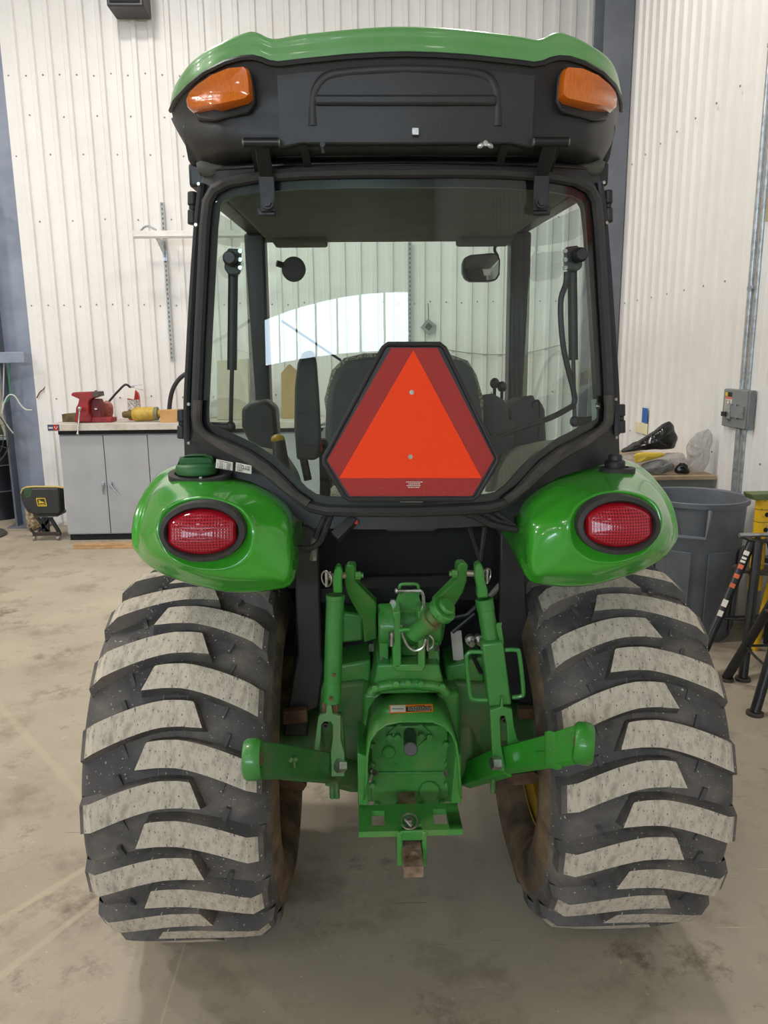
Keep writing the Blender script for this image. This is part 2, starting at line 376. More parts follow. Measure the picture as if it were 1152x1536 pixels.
# screw heads along the sheets
sm = MB()
for (zz, k0) in ((4.42, 0), (4.05, 1), (2.28, 0), (1.35, 1), (3.7, 0), (3.1, 1)):
    for i in range(36):
        if (i+k0) % 2 and zz not in (4.42, 2.28): continue
        x = -3.38+i*PITCHR+.05+random.uniform(-.004, .004); z = zz+random.uniform(-.012, .012)
        sm.cyl((x, WY-.001, z), (x, WY-.010, z), .009, .006, n=6)
so = sm.build('screw', M('screw_grey', srgb(150, 146, 140), .5, .4), wb); so['kind'] = 'stuff'
sm = MB()
for zz in (1.05, 2.2, 3.4):
    for i in range(28):
        y = 7.2-i*PITCHR*2+.03; sm.cyl((WX-.024, y-.13, zz), (WX-.03, y-.13, zz), .008, .006, n=6)
so = sm.build('screw', MATS['screw_grey'], wr); so['kind'] = 'stuff'
# far and side walls of the hall, ceiling
alc = M('alcove_wall', srgb(206, 200, 178), .7, c2=srgb(196, 190, 170), scale=2)
struct(MB().b2((XL, 12.1, 0), (-3.38, 12.25, CEIL)).build('wall_alcove', alc), 'pale wall at the back of the side bay', 'wall')
struct(MB().b2((-3.37, WY+.12, 0), (-3.25, 12.2, CEIL)).build('wall_alcove_side', alc), 'pale side wall of the side bay behind the column', 'wall')
struct(MB().b2((XL-.1, YB, 0), (XL, 12.25, CEIL)).build('wall_left', wall_m), 'white wall at the far left end of the hall', 'wall')
hall = M('hall_wall', srgb(196, 192, 184), .6, c2=srgb(184, 180, 172), scale=2)
rear = struct(MB().b2((XL, YB-.1, 0), (XR, YB, CEIL)).build('wall_rear', hall), 'pale wall behind the photographer with daylight panels', 'wall')
ceil_m = M('ceiling_liner', srgb(176, 178, 174), .6, c2=srgb(164, 166, 162), scale=2)
ce = struct(MB().b2((XL, YB, CEIL), (XR, 12.25, CEIL+.1)).build('ceiling', ceil_m), 'grey metal ceiling with steel purlins', 'ceiling')
for i in range(13):
    MB().b2((XL, YB+.6+i*1.55, CEIL-.16), (XR, YB+.68+i*1.55, CEIL-.002)).build('purlin', grey_steel, ce)
for y in (7.3, 1.9, -3.6):
    mb = MB(); mb.b2((XL, y-.11, CEIL-.62), (XR-.14, y+.11, CEIL-.60)); mb.b2((XL, y-.11, CEIL-.19), (XR-.14, y+.11, CEIL-.17)); mb.b2((XL, y-.01, CEIL-.60), (XR-.14, y+.01, CEIL-.19))
    mb.build('rafter', grey_steel, ce)
# translucent corrugated daylight panels high in the rear wall
day = emis('daylight_panel', (.72, .86, 1.0), 29.0)
for i in range(7):
    x0 = -9.2+i*1.45
    mb = MB(); prof = []
    for k in range(16):
        xx = x0+k*.085; prof += [(xx, YB+.03), (xx+.04, YB+.05)]
    lo = [Vector((x, y, 3.25)) for x, y in prof]; hi = [Vector((x, y, 4.15)) for x, y in prof]
    mb.loft([lo, hi], False)
    o = mb.build('window_%d' % (i+1), day, None, solid=.004); struct(o, 'bright corrugated daylight panel in the rear wall', 'window'); o['group'] = 'daylight panels'
    mb = MB(); 
    for a, b in (((x0-.05, 3.2), (x0+1.38, 3.24)), ((x0-.05, 4.16), (x0+1.38, 4.2)), ((x0-.05, 3.24), (x0-.01, 4.16))):
        mb.b2((a[0], YB+.0, a[1]), (b[0], YB+.07, b[1]))
    mb.build('window_frame', grey_steel, o)
# big roll-up door behind the photographer
dm = M('door_panel', srgb(214, 212, 206), .5)
dr = struct(MB().b2((-7.4, YB+.0, 0), (-2.6, YB+.05, 2.85)).build('door_1', dm), 'wide sectional overhead door in the rear wall', 'door')
for i in range(5): MB().b2((-7.35, YB+.05, .03+i*.565), (-2.65, YB+.085, .03+i*.565+.54)).build('panel', dm, dr, bevel=.01)
# unseen red frame added on the right wall for its reflection in the rear glass
redp = M('reflection_red', srgb(214, 30, 36), .45)
rf = thing('reflection_frame', (WX-.05, .8, 2.5), 'unseen red bar frame added on the right wall to give the rear glass a red reflection', 'frame')
for a_, b_ in (((.60, 2.5), (.68, 3.05)), ((.92, 2.5), (1.0, 3.05)), ((.68, 2.5), (.92, 2.6)), ((.72, 2.6), (.76, 3.05)), ((.76, 2.72), (.92, 2.78))):
    MB().b2((WX-.07, a_[0], a_[1]), (WX-.026, b_[0], b_[1])).build('bar', redp, rf)
# steel column in the corner
cm = MB(); x0, x1 = 2.215, 2.475
cm.b2((x0, 7.30, 0), (x1-.0, 7.33, 6.0)); cm.b2((x0, 7.62, 0), (x1, 7.64, 6.0)); cm.b2((2.335, 7.33, 0), (2.355, 7.62, 6.0))
g = thing('steel_column', (2.3, 7.47, 0), 'grey steel column in the corner where the two ribbed walls meet', 'column')
cm.build('beam', grey_steel, g, bevel=.003)
MB().b2((2.19, 7.27, 0), (2.477, 7.67, .02)).build('base_plate', grey_steel, g)
# column at the left end of the back wall
g = thing('steel_column', (-3.52, 7.9, 0), 'blue-grey steel column at the left end of the ribbed wall', 'column')
blue_st = M('blue_grey_steel', srgb(140, 148, 164), .5, c2=srgb(124, 132, 148), scale=3)
mb = MB(); mb.b2((-3.66, 7.97, 0), (-3.36, 7.99, 6.5)); mb.build('web', blue_st, g)
mb = MB(); mb.b2((-3.68, 7.84, 0), (-3.66, 8.14, 6.5)); mb.build('flange', M('flange_grey', srgb(96, 102, 114), .5), g)
mb = MB(); mb.b2((-3.75, 7.8, 0), (-3.34, 8.16, .018)); mb.build('base_plate', grey_steel, g)
z = PY(20, 540, 7.8).z
g = MB().b2((-6.5, 7.78, z-.03), (-3.385, 7.835, z+.08)).build('wall_girt', blue_st, None, bevel=.006)
tag(g, 'blue-grey horizontal steel girt crossing the left column', 'beam')
z = PY(10, 312, 7.8).z
g = MB().b2((-6.5, 7.79, z-.03), (-3.6, 7.838, z+.09)).build('wall_girt', grey_steel, None, bevel=.006)
tag(g, 'dark grey upper steel girt beside the left column', 'beam')
# lamps
lampw = emis('lamp_diffuser', (1, .97, .92), 18)
for x, y, wt in HIGHBAYS:
    g = thing('high_bay_lamp', (x, y, CEIL-.75), 'square LED high-bay lamp hanging under the ceiling', 'lamp', 'high-bay lamps')
    MB().box((x, y, CEIL-.66), (.5, .5, .12)).build('housing', white_m, g, bevel=.01)
    MB().box((x, y, CEIL-.722), (.44, .44, .004)).build('diffuser', lampw, g)
    mb = MB(); mb.cyl((x, y, CEIL-.6), (x, y, CEIL), .01, n=6); mb.build('hanger', galv, g)
    ld = bpy.data.lights.new('lamp_light', 'AREA'); ld.shape = 'SQUARE'; ld.size = .44; ld.energy = wt; ld.color = (1, .955, .905)
    lo = bpy.data.objects.new('lamp_light', ld); col.objects.link(lo); lo.parent = g; lo.location = (0, 0, .02)

# ================================================================== THE TRACTOR
AX = 2.16                                   # rear axle distance
tr = thing('tractor', (TX, AX, 0), 'green compact cab tractor seen from behind with an orange triangle sign', 'tractor')
TO = ORG[tr.name]
def T(px, py, Y): return PY(px, py, Y)
def mir(p, s):                              # place mirrored about the centre plane; s=-1 keeps left, +1 right
    p = Vector(p); return Vector((TX+s*abs(p.x-TX), p.y, p.z))
def C(x, y, z): return Vector((TX+x, y, z))  # x from the centre plane

# ---- wheels
TC, RT = .592, .545
def crown(u):  # lug-top radius over half width u (metres from the tyre's centre plane)
    a = abs(u)/.215; return RT-.012*a*a-.022*max(0, a-.86)/.14
def carcass():
    prof = [(.295, -.165), (.305, -.205), (.345, -.243), (.40, -.252), (.455, -.235), (.492, -.205), (.500, -.15), (.506, -.07), (.508, 0),
            (.506, .07), (.500, .15), (.492, .205), (.455, .235), (.40, .252), (.345, .243), (.305, .205), (.295, .165)]
    mb = MB(); n = 96; loops = []
    for r, h in prof: loops.append([Vector((h, r*math.cos(t), r*math.sin(t))) for t in (2*math.pi*i/n for i in range(n))])
    for k in range(len(prof)-1):
        mb.cur = 0 if 4 <= k <= 11 else 1
        mb.loft([loops[k], loops[k+1]])
    return mb.mesh('rear_tire', [rubber, sidewall], ang=60)
STEP = 2*math.pi/18
def lug(s):   # s=+1: rooted on the +x shoulder.  built around angle 0 of the wheel; angle grows upward at the rear
    mb = MB(); N = 13
    us = [.226*s, .222*s] + [s*(.21-(.21+.075)*k/(N-1)) for k in range(N)]
    rows = []
    for i, u in enumerate(us):
        t = (s*u+.075)/.285; t = max(0, min(1, t))            # 0 at the inner end, 1 at the shoulder
        d = -.068*max(0, (t-.30)/.70)**1.45-.006*max(0, (.18-t)/.18)                     # droop of the centre line in metres
        hw = .0315+.006*t
        top = d+hw*.96; bot = d-hw
        r = crown(u)
        if i == 0: r = .462; top += .004-.012; bot -= .022
        if i == 1: r = .506; top -= .004; bot -= .008
        rows.append((u, top, bot, r))
    # slanted inner end: the lower edge reaches farther
    L = []
    for k, (u, top, bot, r) in enumerate(rows):
        e = (len(rows)-1-k)
        sh = s*.020 if e == 0 else 0
        ut, ub = u+sh, u-s*(.004 if e == 0 else 0)
        rb = min(.488, r-.03)
        def P(u_, a, rr): th = a/RT; return Vector((u_, -rr*math.cos(th), rr*math.sin(th)))
        L.append([P(ut, top, r), P(ub, bot, r), P(ub-s*(.01 if e == 0 else 0), bot-.012, rb), P(ut+s*.004, top+.012, rb)])
    for k in range(len(L)-1):
        mb.cur = 1 if k >= 2 else 0
        mb.add([L[k][0], L[k][1], L[k+1][1], L[k+1][0]], [(0, 1, 2, 3)])
        mb.cur = 0
        mb.add([L[k][1], L[k][2], L[k+1][2], L[k+1][1]], [(0, 1, 2, 3)]); mb.add([L[k][3], L[k][0], L[k+1][0], L[k+1][3]], [(0, 1, 2, 3)])
        mb.add([L[k][2], L[k][3], L[k+1][3], L[k+1][2]], [(0, 1, 2, 3)])
    mb.cur = 0; mb.add(L[0], [(0, 1, 2, 3)]); mb.add(L[-1], [(0, 1, 2, 3)])
    return mb.mesh('lug', [rubber, lug_top], ang=30)
car_me, lug_p, lug_n = carcass(), lug(1), lug(-1)
rb = MB()    # thin moulded bars between the lugs
bar_mes = []
for dx, a0, ln, w_, tl in ((-.03, .085, .05, .004, 0), (.03, .085, .05, .004, 0), (.13, .03, .055, .011, 22), (-.12, .2, .055, .011, -22)):
    bar_mes.append(MB().box((dx, -.503*math.cos(a0), .503*math.sin(a0)), (w_, .012, ln), (0, R_(tl), 0)).mesh('tread_bar', rubber))
rim = MB()
rim.lathe([(.293, -.17), (.306, -.178), (.302, -.162), (.268, -.145), (.262, -.02), (.22, .03), (.11, .045), (.0, .05)], (0, 0, 0), (1, 0, 0), 48)
rim.lathe([(.293, .17), (.306, .178), (.302, .162), (.268, .145), (.263, -.02)], (0, 0, 0), (1, 0, 0), 48)
rim_me = rim.mesh('wheel_rim', rim_yel)
nut_me = MB().hexnut((0, 0, 0), (-.03, 0, 0), .014).mesh('wheel_nut', galv)
for s in (-1, 1):
    ctr = Vector((s*TC, 0, RT-.004))
    ty = bpy.data.objects.new('rear_tire', car_me); col.objects.link(ty); ty.parent = tr; ty.location = ctr
    ty['label'] = 'worn dusty left rear tire' if s < 0 else 'worn dusty right rear tire'
    ph = R_(-14.6) if s < 0 else R_(-12.5)
    for k in range(18):
        for me, off in ((lug_p, 0), (lug_n, .5)):
            o = bpy.data.objects.new('lug', me); col.objects.link(o); o.parent = ty
            o.rotation_euler = (-(ph+(k+off)*STEP), 0, 0)
            for bm_ in bar_mes[(0 if off else 0):]:
                o2 = bpy.data.objects.new('tread_bar', bm_); col.objects.link(o2); o2.parent = ty; o2.rotation_euler = (-(ph+(k+off)*STEP), 0, 0)
    rm = bpy.data.objects.new('wheel_rim', rim_me); col.objects.link(rm); rm.parent = tr; rm.location = ctr; rm.scale = (s, 1, 1)
    for k in range(8):
        a = k*math.pi/4+.2
        o = bpy.data.objects.new('wheel_nut', nut_me); col.objects.link(o); o.parent = rm; o.location = (.045, .13*math.cos(a), .13*math.sin(a))

# ---- cab: rear window surface
def Yw(x, z): return 1.815+.12*(x/.52)**2+.055*(z-1.36)/.8
def W(px, py, off=0.0):
    Y = 1.86
    for _ in range(12):
        p = PY(px, py, Y); Y = Yw(p.x-TX, p.z)+off
    return PY(px, py, Y)
def half(pts, s, off=0): return [mir(W(px, py, off), s) for px, py in pts]
# left half outline of the window (centre top -> down the left side -> centre bottom), photo pixels
WIN = [(613, 262), (540, 262), (460, 264), (390, 269), (345, 277), (324, 288), (315, 304), (311, 340), (307, 420), (303, 500), (300, 570), (298, 620), (300, 640), (312, 652),
       (340, 664), (375, 680), (405, 700), (430, 724), (450, 745), (468, 757), (490, 762), (540, 763), (613, 763)]
def ring(pts, off=0):
    L = half(pts, -1, off); Rr = half(pts, 1, off)[1:-1][::-1]; return L+Rr
wl = ring(WIN)
cen = sum(wl, Vector())/len(wl)
def inset(loop, d, dy=0):
    out = []; N = len(loop)
    for i, p in enumerate(loop):
        t = loop[(i+1) % N]-loop[i-1]; n = Vector((t.z, 0, -t.x)).normalized()
        if n.dot(cen-p) < 0: n = -n
        q = p+n*d; q.y = Yw(q.x-TX, q.z)+dy; out.append(q)
    return out
# rear window: pane (grid so that the curve is smooth), ceramic border, rubber seal
pin = inset(wl, .004)
def pane(loop, name, mat, parent, rows=26):
    left = loop[:len(WIN)]; right = [loop[0]]+loop[len(WIN):][::-1]+[loop[len(WIN)-1]]
    zt, zb = left[0].z, left[-1].z; mb = MB(); R2 = []
    def edge(pts, z):
        for a, b in zip(pts, pts[1:]):
            if (a.z-z)*(b.z-z) <= 0 and abs(a.z-b.z) > 1e-6: t = (z-a.z)/(b.z-a.z); return a.x+(b.x-a.x)*t
        return pts[0].x if z > 1.8 else pts[-1].x
    zs = sorted([zt-.0005-(zt-zb-.001)*k/rows for k in range(rows+1)]+[zt-.004, zt-.010, zt-.02, zb+.004, zb+.01], reverse=True)
    for z in zs:
        a, b = edge(left, z), edge(right, z)
        R2.append([Vector((a+(b-a)*k/24, Yw(a+(b-a)*k/24-TX, z), z)) for k in range(25)])
    mb.loft(R2, False); return mb.build(name, mat, parent, ang=180)
rw = pane(pin, 'rear_window', glass_r, tr); rw['label'] = 'large curved tinted rear window'
sl = MB().tube(inset(wl, -.006, -.004), .014, 8, True).build('window_seal', seal_m, rw)
mb = MB(); a, b = inset(wl, .0, .004), inset(wl, .028, .004); mb.loft([a, b, [q+Vector((0, .006, 0)) for q in b], [q+Vector((0, .006, 0)) for q in a], a], True); mb.build('window_border', black_gl, rw)
# lower outer weatherstrip ends (drip rail following the sill)
for s in (-1, 1):
    pts = [mir(W(px, py, -.012), s) for px, py in ((297, 600), (299, 642), (330, 668), (372, 690), (404, 712), (432, 735), (463, 756))]
    MB().tube(bez(pts), .0115, 8).build('weatherstrip', M('dusty_strip', srgb(86, 78, 70), .7, c2=srgb(58, 54, 50), scale=12), rw)
# ---- cab rear frame: pillars and quarter panels around the window
OUT = [(613, 246), (540, 247), (460, 249), (390, 252), (330, 256), (304, 262), (299, 285), (291, 340), (285, 420), (280, 500), (277, 570), (275, 620), (276, 650), (277, 690),
       (300, 704), (335, 712), (375, 722), (402, 735), (425, 760), (446, 778), (470, 792), (540, 794), (613, 794)]
def loop_out(dy):
    L = [mir(W(px, py, dy+(.03 if 5 <= i <= 12 else .012)), -1) for i, (px, py) in enumerate(OUT)]
    Rr = [mir(W(px, py, dy+(.03 if 5 <= i <= 12 else .012)), 1) for i, (px, py) in enumerate(OUT)][1:-1][::-1]; return L+Rr
o0 = loop_out(0); i0 = inset(wl, .012, .012)
mb = MB(); mb.loft([i0, o0, [p+Vector((0, .10, 0)) for p in o0], [p+Vector((0, .07, 0)) for p in i0], i0], True)
fr = mb.build('cab_rear_frame', black_pn, tr)
# raised outer channel of each pillar
for s in (-1, 1):
    pts = [mir(W(px, py, .02), s) for px, py in ((303, 275), (297, 330), (290, 430), (285, 520), (281, 600), (281, 660))]
    MB().tube(bez(pts), .010, 8).build('pillar_channel', black_pl, fr)
# window hinges on the outer side and the mounting pads
def hinge(s, py0, py1, px):
    a, b = mir(W(px, py0, .03), s), mir(W(px, py1, .03), s); mb = MB(); d = b-a
    mb.cyl(a, a+d*.42, .0125, n=14); mb.cyl(a+d*.55, b, .0125, n=14); mb.cyl(a+d*.40, a+d*.57, .009, n=10)
    mb.box(a+d*.5+Vector((-s*.012, .01, 0)), (.035, .03, d.length*.42))
    return mb.build('door_hinge', black_pl, tr, bevel=.003)
for s in (-1, 1):
    hinge(s, 288, 337, 289 if s < 0 else 289); hinge(s, 614, 658, 273)
    for px, py in ((300, 277), (296, 338), (285, 606), (285, 664)):
        mb = MB(); p = mir(W(px, py, .005), s); mb.cyl(p, p+Vector((s*.002, -.010, 0)), .0042, n=8); mb.build('hinge_bolt', chrome, fr)

# ---- header above the window, under the roof housing
hd = MB(); A = [(300, 262), (330, 256), (390, 252), (460, 249), (540, 247), (613, 246)]
B = [(302, 246), (330, 240), (390, 232), (460, 228), (540, 226), (613, 225)]
la = [mir(W(x, y, .02), -1) for x, y in A]+[mir(W(x, y, .02), 1) for x, y in A][:-1][::-1]
lb = [mir(W(x, y, .05), -1) for x, y in B]+[mir(W(x, y, .05), 1) for x, y in B][:-1][::-1]
lc = [p+Vector((0, .2, .02)) for p in lb]
hd.loft([la, lb, lc], False); hd.build('cab_header', black_gl, tr, solid=.01)
mb = MB(); mb.tube([mir(W(x, y, .0), -1) for x, y in ((415, 232), (520, 231), (613, 230))]+[mir(W(x, y, .0), 1) for x, y in ((613, 230), (520, 231), (415, 232))][1:], .011, 8); mb.build('header_rail', black_gl, tr)

# ---- roof
def Yr(x): ax = abs(x); return 1.775+.05*(ax/.4)**2 + (.20*((ax-.40)/.17)**2 if ax > .4 else 0)
def Rf(px, py, off=0.0):
    Y = 1.8
    for _ in range(30):
        p = PY(px, py, Y); Y = .5*Y+.5*(Yr(p.x-TX)+off)
    return PY(px, py, Y)
TOPL = [(258, 150), (263, 132), (284, 103), (308, 83), (338, 66), (362, 55), (379, 50), (392, 53), (404, 59), (418, 60), (450, 54), (520, 46), (570, 42), (613, 41)]
BOTL = [(256, 164), (262, 150), (284, 126), (308, 107), (338, 92), (362, 85), (379, 84), (392, 87), (404, 92), (418, 94), (450, 90), (520, 83), (570, 80), (613, 79)]
def full(pts, off): L = [mir(Rf(x, y, off), -1) for x, y in pts]; return L+[mir(Rf(x, y, off), 1) for x, y in pts][:-1][::-1]
lip, top = full(BOTL, 0), full(TOPL, .035)
def fwdloop(base, Y, k, dz):
    out = []
    for p in base:
        x = (p.x-TX)*k; e_ = 1-(abs(p.x-TX)/.57)**2; out.append(C(x*(1-.03*(1-e_)), Y+.10*(abs(x)/.56)**3*(1 if Y < 2.5 else -.8), p.z+dz*e_-(.05*(1-e_) if Y < 2.9 else .03*(1-e_))))
    return out
under = [p+Vector((0, .015, -.004)) for p in lip]
mb = MB(); mid = [(a+b)/2+Vector((0, -.012, 0)) for a, b in zip(lip, top)]
loops = [under, lip, mid, top, fwdloop(top, 2.06, 1.0, .03), fwdloop(top, 2.5, 1.0, .05), fwdloop(top, 3.0, .93, .02), fwdloop(top, 3.25, .86, -.06), fwdloop(lip, 3.27, .85, -.02)]
# the roof's crown stays level inside: flatten bumps forward
cols = [bez(list(c_), 4) for c_ in zip(*[bez(L, 3) for L in loops[1:]])]
mb.loft([bez(under, 3)]+[list(r_) for r_ in zip(*cols)], False)
mb.build('roof', roof_green, tr, ang=60)
mb = MB(); mb.tube([p+Vector((0, -.002, -.004)) for p in lip], .006, 6); mb.build('roof_seal', black_pl, tr)
# black housing under the roof's overhang
H1 = [(259, 184), (264, 192), (276, 208), (295, 216), (325, 220), (352, 221), (372, 222), (390, 222), (404, 222), (420, 222), (450, 222), (520, 222), (570, 222), (613, 222)]
H2 = [(296, 250), (300, 254), (306, 257), (314, 256), (335, 252), (356, 248), (376, 244), (392, 242), (406, 240), (420, 239), (450, 238), (520, 237), (570, 236), (613, 236)]
def fullw(pts, off): L = [mir(W(x, y, off), -1) for x, y in pts]; return L+[mir(W(x, y, off), 1) for x, y in pts][:-1][::-1]
h0 = [p+Vector((0, .002, 0)) for p in lip]; h1 = full(H1, .035); h2 = fullw(H2, .045)
for L in (h1,):
    for p in L: pass
h0b = [a*.55+b*.45+Vector((0, .012, 0)) for a, b in zip(h0, h1)]
cols = [bez(list(c_), 4) for c_ in zip(*[bez(L, 3) for L in (h0, h0b, h1, h2)])]
mb = MB(); mb.loft([list(r_) for r_ in zip(*cols)]+[[p+Vector((0, .12, .06)) for p in bez(h2, 3)]], False)
hs = mb.build('roof_housing', black_pl, tr, ang=70)
# raised service panel in the middle of the housing
PT = [(415, 96), (450, 94), (520, 88), (613, 84)]; PB = [(421, 222), (450, 216), (520, 216), (613, 216)]
def rows_(pts, off): L = [mir(Rf(x, y, off), -1) for x, y in pts]; return L+[mir(Rf(x, y, off), 1) for x, y in pts][:-1][::-1]
pt, pb = rows_(PT, .012), rows_(PB, .014)
pm = [a*.5+b*.5+Vector((0, -.006, 0)) for a, b in zip(pt, pb)]
back = Vector((0, .05, 0))
mb = MB(); mb.loft([[p+back for p in pt], pt, pm, pb, [p+back for p in pb]], False)
sp_ = mb.build('service_panel', M('panel_plastic', srgb(46, 45, 45), .48, c2=srgb(38, 37, 37), scale=6, bmp=.1, bscale=250), tr, bevel=.004)
def pan(px, py, d=0):   # point on the panel face
    t = (py-90)/(216-90); return Rf(px, py, .012-.006*4*t*(1-t)*.5-d)
arch = [pan(x, y, -.0095) for x, y in ((470, 190), (470, 155), (476, 132), (492, 116), (520, 110), (570, 106), (613, 105), (660, 106), (705, 110), (730, 117), (741, 133), (745, 155), (745, 190))]
MB().tube(bez(arch), .013, 12).build('panel_ridge', MATS['panel_plastic'], sp_)
mb = MB(); pth = [pan(x, 151, .0) for x in range(472, 746, 21)]
mb.strip(pth, (0, .009, 0), (0, 0, .011)); mb.build('panel_ledge', MATS['panel_plastic'], sp_, bevel=.006)
mb = MB(); p = pan(623, 198, .004); mb.box(p, (.015, .012, .015)); mb.build('square_nut', chrome, sp_, bevel=.001)
mb = MB(); p = pan(727, 217, .008); mb.cyl(p, p+Vector((0, -.012, 0)), .006, n=10)
for k in (-1, 1): mb.ell(p+Vector((k*.010, -.01, -.004)), (.009, .004, .006), 10, 6, (0, k*.6, 0))
mb.build('wing_nut', chrome, sp_)
mb = MB(); p = pan(484, 219, .008); mb.cyl(p, p+Vector((0, -.014, 0)), .006, n=8); mb.cyl(p+Vector((0, -.01, -.002)), p+Vector((.002, -.01, -.018)), .004, n=6); mb.build('panel_bolt', black_pl, sp_)
for s, (a, b) in ((-1, ((455, 218), (462, 250))), (1, ((758, 218), (748, 250)))):
    pa, pb_ = Rf(a[0], a[1], .015), W(b[0], b[1], -.012); MB().strip([pa, pb_], (.009, 0, 0), (0, .002, 0)).build('rubber_strap', black_pl, sp_)
# turn signals
AMB = [(279, 150), (281, 160), (288, 165), (330, 160), (371, 151), (378, 145), (377, 125), (374, 106), (369, 101), (345, 103), (318, 114), (296, 129), (283, 141)]
HSG = [(282, 158), (296, 178), (320, 180), (374, 168), (383, 152), (380, 112), (372, 100), (345, 101), (316, 112), (292, 130)]
for s in (-1, 1):
    g = MB(); a = [mir(Rf(x, y, -.012), s) for x, y in AMB]; c0 = sum(a, Vector())/len(a)
    f1 = [c0+(p-c0)*.93+Vector((0, -.012, 0)) for p in a]; f2 = [c0+(p-c0)*.6+Vector((0, -.018, 0)) for p in a]
    g.loft([[p+Vector((0, .03, 0)) for p in a], a, f1, f2, [c0+Vector((0, -.02, 0))]*len(a)], True)
    hb = MB(); h = [mir(Rf(x, y, .008), s) for x, y in HSG]; hb.loft([h, [p+Vector((0, .09, 0)) for p in h]], True, True, True)
    ho = hb.build('turn_signal', black_pl, tr, bevel=.006)
    g.build('amber_lens', amber, ho, ang=50)
# window stay arms (upper hinges)
for s in (-1, 1):
    K = M('stay_black', srgb(36, 36, 37), .5)
    a = mir(Rf(392, 214, -.004), s); b = mir(W(400, 268, -.022), s); c_ = mir(W(403, 318, -.012), s)
    mb = MB(); wd = Vector((.0165, 0, 0)); tk = Vector((0, .003, .001))
    mb.strip([a, b], wd, tk); mb.strip([b+Vector((0, -.006, .012)), c_+Vector((0, -.004, 0))], Vector((.0185, 0, 0)), tk)
    st = mb.build('window_stay', K, tr, bevel=.003)
    mb = MB(); mb.cyl(a-Vector((.038, 0, 0)), a+Vector((.038, 0, 0)), .0105, n=16); mb.build('hinge_pin', black_gl, st)
    for k_ in (-1, 1): MB().cyl(a+Vector((k_*.036, 0, 0)), a+Vector((k_*.042, 0, 0)), .0085, n=10).build('pin_head', M('worn_pin', srgb(120, 118, 112), .5, .5), st)
    mb = MB(); p = mir(W(401.5, 305, -.030), s); mb.cyl(p, p+Vector((0, -.006, 0)), .014, n=18); mb.hexnut(p+Vector((0, -.005, 0)), p+Vector((0, -.013, 0)), .010); mb.build('stay_bolt', black_pl, st)
    mb = MB(); q = mir(W(400, 318, -.006), s); mb.box(q, (.045, .012, .022)); mb.build('stay_pad', black_pl, st, bevel=.005)
    # support bracket behind the stay, from header
    mb = MB(); mb.strip([mir(Rf(380, 219, .01), s), mir(W(387, 262, .0), s)], (.006, 0, 0), (0, .01, 0)); mb.build('stay_bracket', black_gl, st)

# ---- front and side cab structure
for s in (-1, 1):
    # rear pillar depth, A-pillar, door pillar line, roof rail
    ap0, ap1 = C(s*.485, 3.05, .95), C(s*.50, 2.98, 2.17)
    mb = MB(); mb.strip([ap0, (ap0+ap1)/2+Vector((s*.012, -.02, 0)), ap1], (.038, 0, 0), (0, .045, 0)); mb.build('front_pillar', black_pn, tr, bevel=.01)
    rp = mir(W(300, 262, .09), s)
    mb = MB(); mb.strip([rp+Vector((0, 0, .0)), ap1+Vector((0, 0, .03))], (.03, 0, 0), (0, 0, .03)); mb.build('roof_rail', black_pn, tr, bevel=.008)
    # side glass (door) between pillars
    q0, q1 = mir(W(293, 300, .09), s), mir(W(279, 640, .09), s)
    mb = MB(); n = 8; ga = [q0+(q1-q0)*k/n for k in range(n+1)]; gb = [ap1+(C(s*.487, 3.04, 1.33)-ap1)*k/n for k in range(n+1)]
    mb.loft([[a+(b-a)*t for a, b in zip(ga, gb)] for t in (0, .25, .5, .75, 1)], False)
    mb.build('side_window', glass_s, tr, ang=180)
    # lower door / side panel
    mb = MB(); mb.hexa([C(s*.50, 2.5, .72), C(s*.52, 2.5, .72), C(s*.50, 3.04, .72), C(s*.48, 3.04, .72), C(s*.52, 2.35, 1.33), C(s*.55, 2.35, 1.33), C(s*.51, 3.04, 1.33), C(s*.48, 3.04, 1.33)]); mb.build('door_panel', black_pn, tr)
    # inner fender trim seen through the glass
    mb = MB(); L = []
    for Y, z0, xi in ((2.0, 1.36, .34), (2.12, 1.42, .33), (2.3, 1.45, .32), (2.55, 1.40, .32), (2.75, 1.22, .33), (2.82, .95, .34)):
        L.append([C(s*.55, Y, z0+.02), C(s*(xi+.06), Y, z0), C(s*xi, Y, z0-.05), C(s*(xi-.02), Y, 1.18 if Y < 2.6 else .86)])
    mb.loft(L, False); mb.build('inner_fender_trim', khaki, tr, solid=.012, sub=1, ang=60)
# roof underside tray between the liner and the green cap
mb = MB(); mb.hexa([C(-.545, 2.06, 2.195), C(.545, 2.06, 2.195), C(.47, 3.22, 2.195), C(-.47, 3.22, 2.195), C(-.555, 2.04, 2.29), C(.555, 2.04, 2.29), C(.48, 3.25, 2.27), C(-.48, 3.25, 2.27)])
mb.build('roof_tray', black_pl, tr, bevel=.015)
